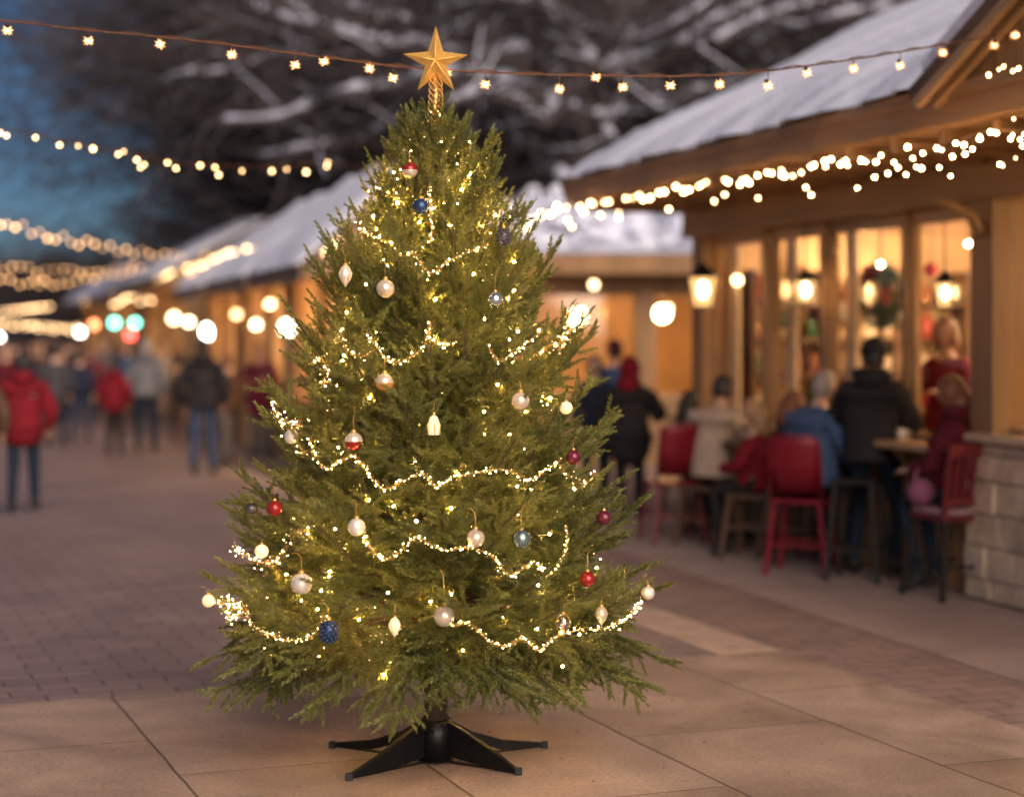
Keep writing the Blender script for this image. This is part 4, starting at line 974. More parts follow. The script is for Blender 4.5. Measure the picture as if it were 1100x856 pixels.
# dark wooded rise closing the view
m = MB(); n = 90; vs = []
for i in range(n+1):
    x = -170+300*i/n; h = 4.2+1.4*math.sin(i*.35)+.9*math.sin(i*.93+1)+.35*math.sin(i*2.7)
    for y, z in ((104, -.5), (110, h*.55), (120, h), (150, h*1.1), (190, -.5)): vs.append((x, y, z))
m.add(vs, [(i*5+j, (i+1)*5+j, (i+1)*5+j+1, i*5+j+1) for i in range(n) for j in range(4)], 0, True)
tag(m.build('hills', mat('wooded_slope', (.035, .036, .045), .95, noise=(.4, .5), bump=(1.5, 1, .5))), kind='structure')
# the great tree whose snowy limbs show over the cafe
gt = thing('great_bare_tree', 'great dark spreading tree with thick snow-covered limbs behind the cafe', 'tree', ((628-CX)/F*36, 36, 0), 0, None)
GO = Vector(gt.location)
lim = [((628, 330), (632, 200), (640, 110), (655, 60), (668, 0), (690, -90)),
 ((640, 110), (632, 66), (612, 44), (590, 8), (541, 0), (500, -20)), ((650, 90), (664, 74), (702, 60), (728, 52), (760, 28), (816, 0), (870, -30)), ((664, 74), (676, 50), (688, 24), (702, -10)),
 ((648, 90), (680, 74), (728, 58), (768, 48), (800, 62), (850, 70)), ((636, 150), (628, 132), (600, 116), (584, 132), (560, 112), (520, 100), (480, 112)),
 ((636, 165), (628, 134), (656, 126), (692, 116), (720, 122)), ((636, 170), (620, 180), (596, 152), (628, 133), (656, 148), (670, 165)),
 ((634, 230), (604, 194), (584, 184), (560, 160), (530, 140), (500, 150)), ((640, 120), (590, 75), (560, 60), (530, 41), (485, 30), (440, 26), (402, 0), (370, -20)),
 ((560, 60), (500, 66), (450, 52), (417, 52), (380, 41), (345, 30), (311, 24), (270, 10)), ((600, 116), (540, 90), (470, 84), (420, 96), (380, 100), (345, 110), (297, 128), (242, 131)),
 ((728, 52), (760, 44), (810, 40), (850, 34), (900, 18), (960, 8)), ((768, 48), (820, 20), (880, 5), (940, -10)), ((590, 8), (600, -20), (620, -60)), ((664, 60), (740, 20), (790, -20)),
 ((470, 84), (430, 120), (390, 150), (330, 160), (280, 170)), ((417, 52), (360, 66), (300, 60), (250, 78), (200, 80)), ((700, 116), (750, 100), (800, 90), (840, 66)), ((440, 26), (380, 10), (320, -5), (250, -20))]
tr = MB(); sn = MB(); rr_ = random.Random(5)
for i, l in enumerate(lim):
    Yv = 36+rr_.uniform(-.4, .4)
    P = []
    for j, (x, y) in enumerate(l): P.append(at(x, y, 36+(rr_.uniform(-1, 1) if (i and j) else 0)*1.0+(i % 5-2)*.35*j*(i > 0))-GO)
    if i == 0: P = [Vector((0, 0, -.1))]+P[1:]
    sp = smooth(P, 5)
    r0, r1 = (.55, .2) if i == 0 else (.24 if i < 12 else .13, .06)
    rads = [r0+(r1-r0)*(k/(len(sp)-1))**.7 for k in range(len(sp))]
    tr.tube(sp, rads, 8, cap=False)
    if i: sn.tube([p+Vector((0, 0, r*.62+.02)) for p, r in zip(sp, rads)], [r*.72+.02*math.sin(k*1.7)+.02 for k, r in enumerate(rads)], 7, cap=False)
    for k in range(3, len(sp)-1):                      # side twigs
        for q in range(3):
            d = Vector((rr_.uniform(-1, 1), rr_.uniform(-1, 1), rr_.uniform(-.5, 1))).normalized(); L = rr_.uniform(.5, 1.7)
            a = sp[k]; b = a+d*L*.5+Vector((0, 0, .05)); c = b+(d+Vector((rr_.uniform(-.6, .6), 0, rr_.uniform(-.5, .5)))).normalized()*L*.5
            tr.tube([a, b, c], [.04, .028, .014], 4, cap=False)
            if rr_.random() < .16: sn.tube([a+Vector((0, 0, .03)), b+Vector((0, 0, .025)), c+Vector((0, 0, .015))], [.032, .026, .014], 4, cap=False)
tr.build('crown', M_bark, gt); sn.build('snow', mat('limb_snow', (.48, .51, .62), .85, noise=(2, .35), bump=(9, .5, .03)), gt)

exec_tree = True
# ------------------------------------------------------------------ the fir
TX, TY = -.339, 8.26
prof = [(.30, .76), (.40, .91), (.49, .97), (.60, .95), (.735, .92), (.9, .90), (1.065, .88), (1.25, .80), (1.44, .76), (1.6, .72), (1.73, .70), (1.9, .64), (2.02, .62), (2.15, .55), (2.3, .48), (2.42, .42), (2.55, .345), (2.68, .265), (2.76, .215), (2.9, .10), (2.98, .05), (3.05, .03)]
def Rz(z): return float(np.interp(z, [p[0] for p in prof], [p[1] for p in prof]))
fir = thing('christmas_tree', 'tall decorated fir tree standing alone on the slab terrace', 'tree', (TX, TY, 0), 0)
m = MB(); m.tube([(0, 0, .10), (.004, 0, .6), (0, .003, 1.4), (0, 0, 2.3), (0, 0, 3.02)], [.055, .050, .038, .02, .006], 12)
m.build('trunk', mat('fir_bark', (.045, .032, .022), .9, noise=(25, .4), bump=(40, .8, .01), stretch=(1, 1, .3)), fir)
NT = 5; temps = []
def template(seed, n=150, flat=.95):
    g = np.random.default_rng(seed); t = np.sort(g.random(n)); phi = g.uniform(0, 2*np.pi, n)
    base = np.stack([t, np.zeros(n), np.zeros(n)], 1)
    ang = np.radians(g.uniform(36, 62, n))*(1-.55*t**2.5); rad = np.stack([np.zeros(n), np.cos(phi), np.sin(phi)*flat+.12], 1); rad /= np.linalg.norm(rad, axis=1)[:, None]
    d = np.cos(ang)[:, None]*np.array([1, 0, 0])+np.sin(ang)[:, None]*rad
    L = (.163+.03*g.standard_normal(n))*(1-.25*t**3)
    w = np.cross(d, rad); w /= np.linalg.norm(w, axis=1)[:, None]
    tw = g.uniform(0, np.pi, n); w2 = np.cross(d, w); w = w*np.cos(tw)[:, None]+w2*np.sin(tw)[:, None]
    hw = .0118
    mid = base+d*(L*.45)[:, None]
    V = np.stack([base-w*hw*.5, base+w*hw*.5, mid+w*hw, base+d*L[:, None], mid-w*hw], 1).reshape(-1, 3)  # five-cornered blade
    return V
for s in range(NT): temps.append(template(s+100))
spr = []   # pos, dir, up, len, tint
def sprig(p, d, L, tint): spr.append((p, d, L, tint))
stems = MB()
def fill(p, d, L, lv, tint, droop):
    # a shoot: sprigs laid end to end and side shoots
    n = max(1, int(round(L/.11))); step = L/n; q = p.copy(); dd = d.copy()
    for i in range(n):
        sprig(q.copy(), dd.copy(), step*1.18, tint+random.uniform(-.12, .12)+.25*(i == n-1))
        if lv < 2 and (n > 1 or lv == 0 or random.random() < .6):
            for sgn in (-1, 1):
                if random.random() < .80:
                    sd = dd.cross(Vector((0, 0, 1))); sd = sd.normalized() if sd.length > .05 else Vector((1, 0, 0))
                    roll = random.gauss(0, .45); upv = sd.cross(dd); s2 = (sd*math.cos(roll)+upv*math.sin(roll))*sgn
                    a = R(random.uniform(30, 46)); nd = (dd*math.cos(a)+s2*math.sin(a)+Vector((0, 0, droop))).normalized()
                    ll = (L-i*step)*.42+.05
                    fill(q+dd*step*random.uniform(.0, .6), nd, min(ll, .30), lv+1, tint, droop)
        q = q+dd*step; dd = (dd+Vector((random.uniform(-.04, .04), random.uniform(-.04, .04), random.uniform(-.03, .04)+droop*.4))).normalized()
nb_ = 0
zt = .34
tiers = []
z = .40
while z < 2.80:
    tiers.append(z); z += .12 if z < 2.2 else .085
for ti, z in enumerate(tiers):
    u = (z-.40)/2.55
    elev = R(2+u*85) if u < .3 else R(27.5+(u-.3)*58)
    if ti < 2: elev = R(-14+6*ti)
    tierness = .13*math.cos(2*math.pi*(z-.46)/.36)
    n = int(15 - u*6)
    for k in range(n):
        a = 2*math.pi*(k+random.uniform(-.35, .35))/n+ti*2.4; zz = z+random.uniform(-.04, .04)
        Rt = Rz(zz)*(1+tierness+random.gauss(0, .055 if u < .6 else .11)); Rt = max(.05, min(Rt, Rz(zz)*1.08)-.055)
        e = elev+random.gauss(0, .07)
        hd = Vector((math.cos(a), math.sin(a), 0)); tip = hd*Rt+Vector((0, 0, zz)); st = Vector((0, 0, max(.30, zz-Rt*math.tan(e))))
        if st.z > 3.0: st.z = 3.0
        L = (tip-st).length; seg = max(2, int(L/.115)); prev = None
        side = random.uniform(-.08, .08)*L; perp = Vector((-hd.y, hd.x, 0))
        pts = []
        for i in range(seg+1):
            t = i/seg; p = st.lerp(tip, t)+Vector((0, 0, (-.07 if z > .7 else .07)*L*math.sin(math.pi*t)))+perp*side*math.sin(math.pi*t); pts.append(p)
        stems.tube(pts, [.011*(1-.8*i/seg)*(.5+L) for i in range(seg+1)], 5, cap=False)
        tint = random.uniform(.25, .7); droop = -.15 if ti < 3 else (-.04 if z < .9 else .07)
        for i in range(seg):
            t = i/seg; d = (pts[i+1]-pts[i]).normalized()
            if t < (.22 if ti > 3 else .38) and L > .3: continue
            sprig(pts[i], d, L/seg*1.15, tint+.1*t)
            for sgn in (-1, 1):
                s2 = (perp*sgn+Vector((0, 0, random.gauss(.0, .42)))).normalized(); an = R(random.uniform(32, 50))
                an *= (1 if u < .62 else .62); nd = (d*math.cos(an)+s2*math.sin(an)+Vector((0, 0, droop))).normalized()
                ll = min(.34, L*(1-t)*.48+.07)
                fill(pts[i]+d*random.uniform(0, .08), nd, ll, 1 if ll < .2 else 0, tint+.12*t, droop)
        fill(pts[-1], (pts[-1]-pts[-2]).normalized(), .10, 1, tint+.25, droop*.5)
# leader
for k in range(26):
    z = random.uniform(2.74, 2.90); a = random.uniform(0, 6.28); e = random.uniform(.9, 1.35)
    sprig(Vector((0, 0, z-.06)), Vector((math.cos(a)*math.cos(e), math.sin(a)*math.cos(e), math.sin(e))), random.uniform(.10, .17), random.uniform(.4, .8))
print('sprigs', len(spr))
stems.build('branches', mat('fir_twig', (.07, .05, .03), .85), fir)
n = len(spr)
Pn = np.array([tuple(s[0]) for s in spr]); Dn = np.array([tuple(s[1]) for s in spr]); Ln = np.array([s[2] for s in spr]); Tn = np.clip(np.array([s[3] for s in spr]), 0, 1)
upv = np.tile(np.array([0., 0, 1]), (n, 1)); par = np.abs(Dn[:, 2]) > .97; upv[par] = (1, 0, 0)
Sn = np.cross(upv, Dn); Sn /= np.linalg.norm(Sn, axis=1)[:, None]; Un = np.cross(Dn, Sn)
tid = rng.integers(0, NT, n); Vall = []; Tall = []; BL = .125
for t in range(NT):
    k = np.where(tid == t)[0]; T = temps[t]; nn = len(T)
    ax = T[None, :, 0:1]*1.0
    # along the shoot scale with its length, across with a fixed needle size
    base_x = np.repeat(T.reshape(-1, 5, 3)[:, :1, 0].mean(1), 5); lx = T[:, 0]-base_x
    X = base_x[None, :, None]*Ln[k][:, None, None]+lx[None, :, None]*BL
    V = Pn[k][:, None]+Dn[k][:, None]*X+Sn[k][:, None]*(T[None, :, 1:2]*BL)+Un[k][:, None]*(T[None, :, 2:3]*BL)
    Vall.append(V.reshape(-1, 3)); Tall.append(np.repeat(Tn[k], nn//5))
V = np.concatenate(Vall).astype(np.float32); TT = np.concatenate(Tall); nf = len(V)//5
print('needles', nf)
TT = np.clip(TT+rng.normal(0, .07, nf), 0, 1)
me = bpy.data.meshes.new('foliage'); me.vertices.add(len(V)); me.vertices.foreach_set('co', V.ravel())
me.loops.add(nf*5); me.loops.foreach_set('vertex_index', np.arange(nf*5, dtype=np.int32))
me.polygons.add(nf); me.polygons.foreach_set('loop_start', np.arange(nf, dtype=np.int32)*5)
me.update(calc_edges=True)
at_ = me.attributes.new('tint', 'FLOAT', 'FACE'); at_.data.foreach_set('value', TT.astype(np.float32))
def needle_nodes(nt, b):
    N = nt.nodes.new; Lk = nt.links.new
    a = N('ShaderNodeAttribute'); a.attribute_name = 'tint'
    r = N('ShaderNodeValToRGB'); e = r.color_ramp.elements; e[0].color = (.030, .052, .016, 1); e[1].color = (.20, .205, .050, 1); e[0].position = .15; e[1].position = .95
    x = e.new(.5); x.color = (.086, .102, .026, 1)
    Lk(a.outputs['Fac'], r.inputs[0]); Lk(r.outputs[0], b.inputs['Base Color'])
    b.inputs['Roughness'].default_value = .42; sety(b, 'Specular IOR Level', .5)
    tr_ = N('ShaderNodeBsdfTranslucent'); mx = N('ShaderNodeMixShader'); mx.inputs[0].default_value = .18
    Lk(r.outputs[0], tr_.inputs[0]); out = [q for q in nt.nodes if q.type == 'OUTPUT_MATERIAL'][0]
    Lk(b.outputs[0], mx.inputs[1]); Lk(tr_.outputs[0], mx.inputs[2]); Lk(mx.outputs[0], out.inputs[0])
me.materials.append(frame_mat('fir_needles', needle_nodes))
link(bpy.data.objects.new('foliage', me), fir)

# stand
st = thing('tree_stand', 'black steel four-legged stand holding the trunk of the fir', 'tree stand', (TX, TY, 0), 0)
part('hub', M_black, st, lambda m: m.lathe([(.001, .012), (.075, .012), (.075, .19), (.066, .195), (.058, .19), (.058, .03), (.001, .03)], 20))
for dx, dy in ((-.354, -.34), (.367, -.24), (-.485, .28), (.488, .28)):
    def leg(m):
        d = Vector((dx, dy, 0)); L = d.length; d.normalize(); s = Vector((-d.y, d.x, 0))
        a0 = d*.072
        prf = [(.0, .185), (.12, .145), (.30, .075), (L-.03, .026), (L, .02)] if dy < 0 else [(.0, .175), (.12, .115), (.30, .060), (L-.03, .026), (L, .02)]
        for sg in (-1, 1):                                # two folded plates under a flat top strip
            up_ = [d*(.072+(L-.072)*(x/L))+s*sg*.006+Vector((0, 0, z)) for x, z in prf]; lo_ = [d*(.072+(L-.072)*(x/L))+s*sg*.008+Vector((0, 0, max(.006, z-.15+.11*x/L) if dy < 0 else max(.006, z-.055+.03*x/L))) for x, z in prf]
            m.add(up_+lo_, [(i, i+1, 6+i, 5+i) for i in range(4)])
        for (x0, z0_), (x1, z1_) in zip(prf, prf[1:]):
            m.bar(d*(.072+(L-.072)*(x0/L))+Vector((0, 0, z0_+.002)), d*(.072+(L-.072)*(x1/L))+Vector((0, 0, z1_+.002)), .026, .006)
        m.bar(d*.075+Vector((0, 0, .012)), d*(L-.01)+Vector((0, 0, .012)), .018, .008)
    l = part('leg', M_black, st, leg)
    part('foot_cap', mat('black_rubber', (.015, .015, .015), .8), l, lambda m: m.box((dx-.016, dy-.016, .0), (dx+.016, dy+.016, .03)), bevel=.004)
for a in (.4, 2.5, 4.6):
    part('clamp_bolt', M_black, st, lambda m: m.tube([(.07*math.cos(a), .07*math.sin(a), .15), (.115*math.cos(a), .115*math.sin(a), .15)], .007, 8))

# ------------------------------------------------------------------ star
S = at(468, 67, TY-.02); st_ = thing('star_topper', 'golden five-pointed faceted star on top of the fir', 'star', S, 0)
M_star = mat('glowing_gold', (.80, .44, .10), .38, .55, noise=(22, .22), bump=(60, .5, .004), emit=((1, .50, .12), .10))  # faint emission put into the gold so the star looks lit
def star(m):
    tips = [(0, .160), (.143, .032), (.082, -.125), (-.080, -.125), (-.145, .036)]; inn = [(.034, .047), (.048, -.018), (0, -.062), (-.048, -.018), (-.034, .047)]
    ring = []
    for k in range(5): ring += [tips[k], inn[k]]
    vs = [(x, 0, z) for x, z in ring]+[(0, -.062, 0), (0, .062, 0)]
    m.add(vs, [(k, (k+1) % 10, 10) for k in range(10)]+[((k+1) % 10, k, 11) for k in range(10)])
part('star_body', M_star, st_, star)
def ridge(m):                                             # raised ribs on the rays
    for x, z in [(0, .160), (.143, .032), (.082, -.125), (-.080, -.125), (-.145, .036)]: m.tube([(0, -.064, 0), (x*.5, -.033, z*.5), (x*.98, -.002, z*.98)], [.004, .003, .001], 5)
part('star_rib', M_star, st_, ridge)
def neck(m):
    m.tube([(0, 0, -.05), (0, 0, -.28)], [.014, .024], 10)
    for k in range(150):
        z = -.07-.20*k/150; a = k*1.1; r = .026+.010*(k/150); m.ball((r*math.cos(a), r*math.sin(a), z), .0055, 6)
part('beaded_neck', M_gold, st_, neck)

# ------------------------------------------------------------------ on-tree placing
def surf(px, py, out=.93):
    Y = TY
    for _ in range(6):
        p = at(px, py, Y); dx = p.x-TX; Rr = Rz(p.z)*out
        q = Rr*Rr-dx*dx; Y = TY-math.sqrt(max(q, .01))
        Y = min(Y, TY-.08)
    return at(px, py, Y)
# ornaments
ONM = {}
def glob(name, base, rough=.22, metal=.1, glow=None, col2=None, noise=(30, .12)):
    return mat(name, base, rough, metal, noise=noise, emit=glow, col2=col2)
O_pearl = glob('pearl_glass', (.66, .53, .38), .2, .4, col2=(.78, .68, .52)); O_white = glob('white_glitter', (.70, .64, .56), .35, .3, noise=(120, .25))
O_silver = glob('silver_glass', (.50, .55, .55), .15, .8); O_blue = glob('midnight_blue', (.03, .06, .14), .25, .4); O_red = glob('red_glass', (.27, .018, .014), .18, .2)
O_plum = glob('plum_glass', (.13, .018, .04), .2, .3); O_grey = glob('smoke_glass', (.10, .09, .10), .2, .4); O_teal = glob('teal_silver', (.20, .28, .26), .2, .7, noise=(60, .4))
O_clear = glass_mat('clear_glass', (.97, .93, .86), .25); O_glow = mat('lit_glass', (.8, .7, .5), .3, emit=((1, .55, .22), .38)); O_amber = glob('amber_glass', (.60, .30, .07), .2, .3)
def ornament(label, px, py, r, kind, m1, m2=None, hook=22, name='bauble', cat='ornament'):
    p = surf(px, py, 1.0); rr = r/F*p.y; t = thing(name, label, cat, p, random.uniform(0, 6), 'ornaments hanging on the fir')
    if kind == 'ball':
        part('glass_ball', m1, t, lambda m: m.ball((0, 0, 0), rr, 20)); top = rr
    elif kind == 'two':                                    # lower part of another colour
        def b(m):
            m.ball((0, 0, 0), rr, 24)
            for i, f in enumerate(m.f):
                c = sum((Vector(m.v[j]) for j in f), Vector())/len(f)
                if c.z < -.12*rr: m.m[i] = 1
        part('glass_ball', [m1, m2], t, b); top = rr
    elif kind == 'ridged':
        def b(m):
            n = 20
            m.lathe([(rr*math.cos(a)*(1+.05*math.cos(i*math.pi))+.0001, rr*math.sin(a)) for i, a in enumerate([-math.pi/2+math.pi*k/24 for k in range(25)])], n)
        part('glass_ball', m1, t, b); top = rr
    elif kind == 'drop':
        part('glass_drop', m1, t, lambda m: m.lathe([(.0005, -rr*1.5), (rr*.25, -rr*1.2), (rr*.75, -rr*.4), (rr*.85, rr*.1), (rr*.6, rr*.7), (rr*.28, rr*1.1), (.0005, rr*1.15)], 14))
        part('inner_frame', M_gold, t, lambda m: [m.tube([(rr*.9*c*s, rr*.9*c*q, rr*z) for c, z in ((.05, -1.5), (.75, -.5), (1, .1), (.7, .7), (.2, 1.15))], .0012, 4) for s, q in ((1, 0), (-1, 0), (0, 1), (0, -1))]); top = rr*1.1
    elif kind == 'lantern':
        part('glass_drop', m1, t, lambda m: m.lathe([(.0005, -rr*1.4), (rr*.7, -rr*1.4), (rr*.8, -rr*.2), (rr*.5, rr*.8), (.0005, rr*1.2)], 8, smooth=False))
        part('inner_frame', M_gold, t, lambda m: [m.tube([(rr*.85*math.cos(a), rr*.85*math.sin(a), -rr*1.4), (rr*.86*math.cos(a), rr*.86*math.sin(a), -rr*.2), (0, 0, rr*1.3)], .0015, 4) for a in (0, 1.57, 3.14, 4.71)]); top = rr*1.2
    elif kind == 'pine':                                   # a plump cone-like charm with scales
        def b(m):
            m.ball((0, 0, 0), rr*.8, 12, sc=(1, 1, 1.35))
            for i in range(60):
                z = rr*(1.0-2.1*i/60); q = rr*.85*math.sqrt(max(0, 1-(z/(rr*1.2))**2)); a = i*2.4; m.ball((q*math.cos(a), q*math.sin(a), z), rr*.22, 6, sc=(1, 1, .6))
        part('charm', m1, t, b); top = rr*1.15
    part('cap', M_gold, t, lambda m: m.lathe([(rr*.26, top-.002), (rr*.28, top+rr*.12), (rr*.2, top+rr*.28), (.0005, top+rr*.3)], 10))
    hk = hook/F*p.y
    def hkf(m):
        m.tube([(0, 0, top+rr*.28), (.002, 0, top+hk*.4), (-.002, .004, top+hk*.8), (0, .02, top+hk), (.004, .04, top+hk*.98)], .0013, 5)
    part('hook', M_gold, t, hkf)
    return t
orn = [('frosted ball with a red band near the top of the fir', 440, 183, 9, 'two', O_red, O_pearl, 12), ('dark blue ball under the frosted red-band ball', 452, 222, 9, 'ball', O_blue, None, 12),
 ('white frosted drop with gold cap high on the left flank', 371, 295, 9, 'drop', O_white, None, 14), ('pearl white ball right of the frosted drop', 414, 310, 10, 'ball', O_pearl, None, 20),
 ('silver ball high on the right side of the fir', 532, 322, 8.5, 'ball', O_silver, None, 26), ('dark smoke-grey charm near the upper right edge', 541, 255, 9, 'pine', O_grey, None, 8),
 ('ball with white top and amber bottom', 413, 411, 10, 'two', O_pearl, O_amber, 20), ('cream ball with a red lower half', 380, 474, 10, 'two', O_pearl, O_red, 28),
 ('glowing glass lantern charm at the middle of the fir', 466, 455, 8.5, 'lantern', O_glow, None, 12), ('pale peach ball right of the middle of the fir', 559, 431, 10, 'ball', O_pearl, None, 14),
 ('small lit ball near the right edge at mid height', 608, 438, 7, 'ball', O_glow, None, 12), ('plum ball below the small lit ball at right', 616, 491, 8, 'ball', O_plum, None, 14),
 ('white ball at the left edge at mid height', 313, 469, 8, 'ball', O_white, None, 10), ('red ball with gold rim on the left flank', 295, 546, 8.5, 'ball', O_red, None, 18),
 ('small white glitter ball left of the fourth garland', 383, 566, 9.5, 'ridged', O_white, None, 20), ('pearl ball hanging on the fourth garland', 511, 578, 10, 'ball', O_pearl, None, 22),
 ('teal silver mirrored ball right of the pearl ball', 560, 579, 10.5, 'ridged', O_teal, None, 30), ('large white ball on the lower left', 324, 627, 11.5, 'ball', O_white, None, 22),
 ('red ball on the lower right', 631, 622, 8.5, 'ball', O_red, None, 22), ('pearl ball on a long beaded chain at lower centre', 477, 662, 11.5, 'ball', O_pearl, None, 42),
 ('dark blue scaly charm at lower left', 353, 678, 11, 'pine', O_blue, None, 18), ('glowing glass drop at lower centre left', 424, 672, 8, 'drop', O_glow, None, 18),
 ('gold-caged clear drop at lower right', 605, 670, 9.5, 'drop', O_clear, None, 12), ('pale glass drop right of the gold-caged drop', 646, 660, 8, 'drop', O_pearl, None, 12),
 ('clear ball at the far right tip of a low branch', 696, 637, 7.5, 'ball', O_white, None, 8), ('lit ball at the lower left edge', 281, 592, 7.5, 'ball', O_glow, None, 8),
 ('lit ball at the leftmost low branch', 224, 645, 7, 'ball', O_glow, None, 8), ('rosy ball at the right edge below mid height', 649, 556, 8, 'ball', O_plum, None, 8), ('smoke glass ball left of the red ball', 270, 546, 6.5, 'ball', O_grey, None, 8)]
for a in orn: ornament(*a)
# garlands of tiny lights
E_led = emat('led_glow', (1, .56, .19), 90); E_led2 = emat('led_glow_soft', (1, .48, .12), 75)
me_led = ico('led', .0026, E_led, 1); me_soft = ico('led_soft', .0027, emat('led_soft_glow', (1, .66, .27), 1.5), 1); me_led2 = ico('led2', .0028, E_led2, 1)
def swag(label, poly, sp=2.6, out=1.0, jit=.006):
    P = [surf(x, y, out) for x, y in poly]; S_ = smooth(P, 8); L = [0]
    for a, b in zip(S_, S_[1:]): L.append(L[-1]+(b-a).length)
    nbd = int(L[-1]/(sp/F*8)); bs = []; j = 0
    for q in range(nbd):
        d = L[-1]*(q+.5)/nbd
        while L[j+1] < d: j += 1
        p = S_[j].lerp(S_[j+1], (d-L[j])/(L[j+1]-L[j]+1e-9)); bs.append((p+Vector((random.gauss(0, jit), random.gauss(0, jit), random.gauss(0, jit))),))
    random.shuffle(bs)
    fib = MB()  # fine gold fibres added as a halo of light round the beads
    for q in range(nbd*9):
        c = S_[random.randrange(len(S_)-1)]; c = c.lerp(S_[min(len(S_)-1, S_.index(c)+1)], random.random())
        d = Vector((random.gauss(0, 1), random.gauss(0, 1), random.gauss(0, 1))).normalized(); e = d.orthogonal().normalized()*.0009
        a = c+Vector((random.gauss(0, jit*.7), random.gauss(0, jit*.7), random.gauss(0, jit*.7))); fib.add([a-e-S_[0], a+e-S_[0], a+d*random.uniform(.004, .011)-S_[0]], [(0, 1, 2)])
    light_string(label, S_, bs, me_led, .0012, M_gwire, grp='bead light garlands on the fir', name='light_garland', cat='light garland', bulbname='bead_light', alt=me_soft, altp=.35); fib.build('halo_fibres', M_halo, LAST[0])
swag('topmost bead light garland, dipping below the dark blue ball', ((385, 238), (392, 250), (408, 257), (420, 262), (433, 275), (445, 272), (452, 284), (464, 293), (480, 282), (500, 272), (524, 263)))
swag('short garland loop at left above the amber ball', ((365, 353), (370, 370), (380, 381), (392, 382), (400, 377)))
swag('garland rising to a peak at the centre above the amber ball', ((394, 360), (404, 370), (415, 386), (430, 388), (447, 380), (458, 366), (462, 346), (463, 364), (478, 371), (490, 367)))
swag('short garland at upper right below the silver ball', ((524, 370), (530, 382), (538, 388), (549, 382), (560, 373), (575, 361)))
swag('long garland crossing the middle of the fir', ((332, 470), (338, 488), (350, 504), (362, 498), (378, 489), (388, 498), (400, 514), (415, 525), (440, 513), (455, 509), (468, 523), (485, 513), (515, 507), (530, 504), (548, 506), (568, 515), (585, 506), (602, 494)))
swag('garland under the pearl ball curling up at right', ((390, 566), (395, 582), (404, 594), (416, 601), (435, 588), (448, 577), (465, 586), (480, 591), (497, 588), (512, 590), (528, 597), (546, 617), (560, 612), (574, 603), (588, 618), (602, 604), (609, 584), (608, 565)))
swag('low garland at left ending by the blue charm', ((264, 652), (270, 670), (288, 681), (310, 687), (333, 685), (343, 674), (347, 660)))
swag('lowest garland running to the far right tip', ((487, 672), (500, 668), (515, 678), (527, 690), (545, 693), (562, 686), (578, 698), (595, 686), (612, 678), (650, 674), (676, 661), (690, 645)))
swag('tangled garland at the lower left tip', ((222, 640), (236, 648), (248, 646), (262, 656), (250, 662), (240, 654)), 2.4, 1.0, .012)
swag('tangled garland on the left flank at mid height', ((293, 432), (298, 448), (310, 458), (322, 452), (318, 470), (326, 488)), 2.6, 1.0, .013)
swag('tangled garland on the left flank below mid height', ((250, 588), (266, 598), (280, 604), (300, 600), (318, 572), (330, 572)), 3.4, 1.0, .012)
swag('tangled garland on the right flank below mid height', ((600, 498), (612, 512), (626, 520), (640, 510)), 3.4, 1.0, .013)
swag('vertical beaded strand under the dark blue ball', ((462, 196), (461, 212), (463, 230), (464, 246), (462, 262)), 3.0, 1.0, .006)
swag('tangled garland on the upper left flank', ((335, 392), (345, 384), (352, 400), (345, 412), (358, 408)), 2.8, 1.0, .013)
swag('tangled garland on the right flank above mid height', ((578, 384), (590, 372), (604, 366), (612, 352), (600, 380)), 3.0, 1.0, .014)
# fairy string added deep in the fir to light its needles from within
pts = []; bs = []
for i in range(900):
    u = i/900; z = .50+2.15*u**1.3; a = i*.17+.4*math.sin(i*.05); r = Rz(z)*(.62+.14*math.sin(i*.9)); pts.append(Vector((TX+r*math.cos(a), TY+r*math.sin(a), z+.03*math.sin(i*.7))))
for i, p in enumerate(pts):
    if i % 3 == 0: bs.append((p+Vector((random.gauss(0, .02), random.gauss(0, .02), random.gauss(0, .02))),))
inner = list(bs); front = []
# brighter little clusters seen at the flanks and crown
for cx, cy, k, s in ((395, 182, 6, 12), (425, 200, 6, 10), (388, 205, 4, 8), (470, 150, 7, 18), (500, 160, 6, 12), (508, 199, 3, 4), (545, 225, 7, 12), (360, 225, 7, 14), (535, 285, 6, 10), (560, 240, 3, 8), (600, 330, 4, 8), (590, 440, 8, 10), (612, 540, 4, 8), (655, 545, 6, 8), (300, 575, 3, 5), (325, 573, 3, 4), (270, 640, 9, 12), (300, 690, 9, 14), (345, 700, 8, 18), (400, 690, 8, 16), (430, 680, 3, 6), (660, 680, 7, 12), (690, 690, 3, 6), (345, 440, 3, 8), (520, 500, 3, 6), (470, 120, 6, 8), (470, 205, 8, 16), (640, 590, 3, 8)):
    for _ in range(k):
        p = surf(cx+random.gauss(0, s), cy+random.gauss(0, s*.7), random.uniform(.82, .97))
        if abs(p.x-TX) < Rz(p.z)*.86: front.insert(0, (p,))
me_in = ico('inner_fill_led', .0055, emat('inner_fill_glow', (1, .56, .17), 560), 1)
random.shuffle(inner)
light_string('added string of warm lights hidden among the inner branches to light the fir', pts, inner, me_in, .0009, mat('green_wire', (.02, .03, .012), .6), grp='bead light garlands on the fir', name='fairy_lights', cat='fairy lights', bulbname='pinpoint_light')
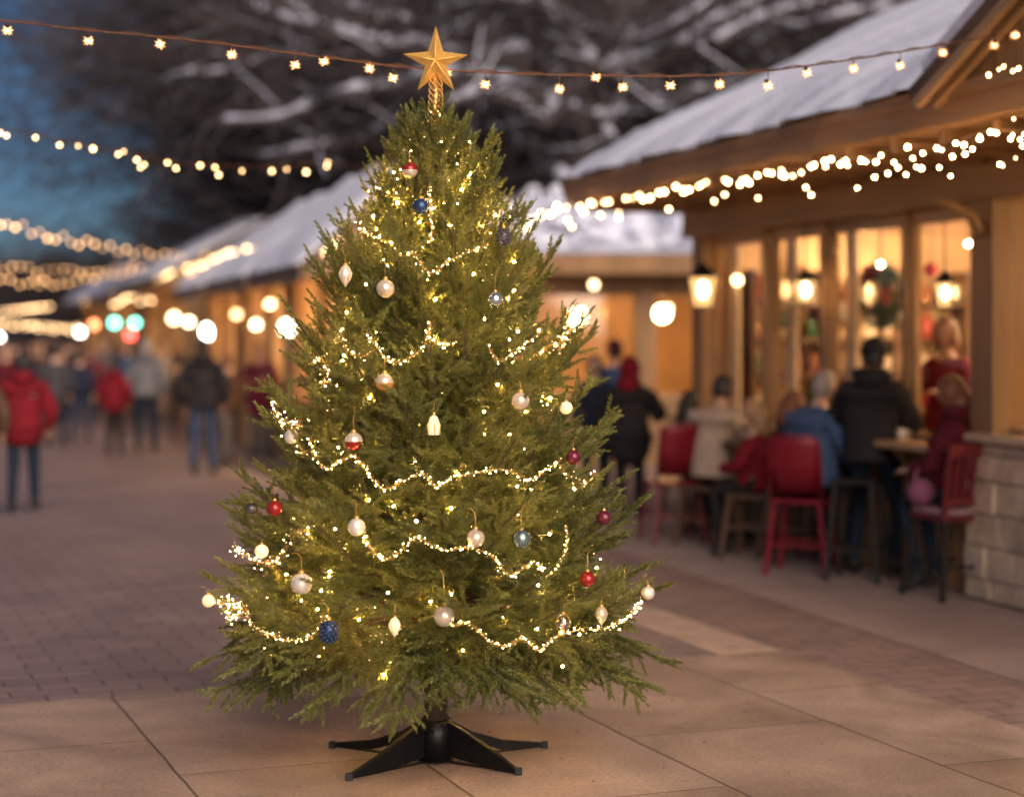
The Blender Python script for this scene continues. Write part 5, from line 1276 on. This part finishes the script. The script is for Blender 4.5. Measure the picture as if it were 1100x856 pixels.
light_string('loose pinpoint lights scattered in little clusters on the outer sprays of the fir', sorted([Vector((TX+(b[0].x-TX)*.6, TY+(b[0].y-TY)*.6, b[0].z)) for b in front[::14]], key=lambda v: -v.z), front, me_led2, .0009, mat('green_wire', (.02, .03, .012), .6), grp='bead light garlands on the fir', name='fairy_lights', cat='fairy lights', bulbname='pinpoint_light', alt=me_soft, altp=.3)

# ------------------------------------------------------------------ sky, sun, camera
w = bpy.data.worlds.new('World'); scn.world = w; w.use_nodes = True; nt = w.node_tree
bg = nt.nodes['Background']; sky = nt.nodes.new('ShaderNodeTexSky'); sky.sky_type = 'NISHITA'; sky.sun_disc = False
SUN_E, SUN_R = R(25), R(160); sky.sun_elevation = SUN_E; sky.sun_rotation = SUN_R; sky.ozone_density = 10; sky.air_density = 1.0; sky.dust_density = .5
nt.links.new(sky.outputs[0], bg.inputs[0]); bg.inputs[1].default_value = .0205
ld = bpy.data.lights.new('sun', 'SUN'); ld.energy = 2.6; ld.angle = R(60); ld.color = (1, .80, .66)
so = bpy.data.objects.new('sun', ld); link(so)
# light comes from the direction of the sky's sun: behind the camera, low
sd = Vector((math.sin(SUN_R)*math.cos(SUN_E), math.cos(SUN_R)*math.cos(SUN_E), math.sin(SUN_E))); so.rotation_euler = sd.to_track_quat('Z', 'Y').to_euler()
cd = bpy.data.cameras.new('camera'); cam = bpy.data.objects.new('camera', cd); link(cam); scn.camera = cam
cam.location = (0, 0, CH); cam.rotation_euler = (R(90), 0, 0); cd.sensor_fit = 'HORIZONTAL'; cd.sensor_width = 36; cd.lens = 36*F/1100; cd.shift_y = -(428-HY)/1100
cd.clip_end = 3000; cd.clip_start = .05; cd.dof.use_dof = True; cd.dof.focus_distance = 7.75; cd.dof.aperture_fstop = (cd.lens/1000)/.074; cd.dof.aperture_blades = 0
vs_ = scn.view_settings; vs_.view_transform = 'Standard'; vs_.look = 'None'; vs_.gamma = 1; vs_.exposure = 1.0; vs_.use_curve_mapping = False
cy = scn.cycles
cy.use_denoising = True
try: cy.denoiser = 'OPENIMAGEDENOISE'
except Exception: pass
cy.max_bounces = 8; cy.diffuse_bounces = 3; cy.glossy_bounces = 3; cy.transparent_max_bounces = 12; cy.sample_clamp_indirect = 4; cy.caustics_reflective = False; cy.caustics_refractive = False
try: cy.use_light_tree = True
except Exception: pass
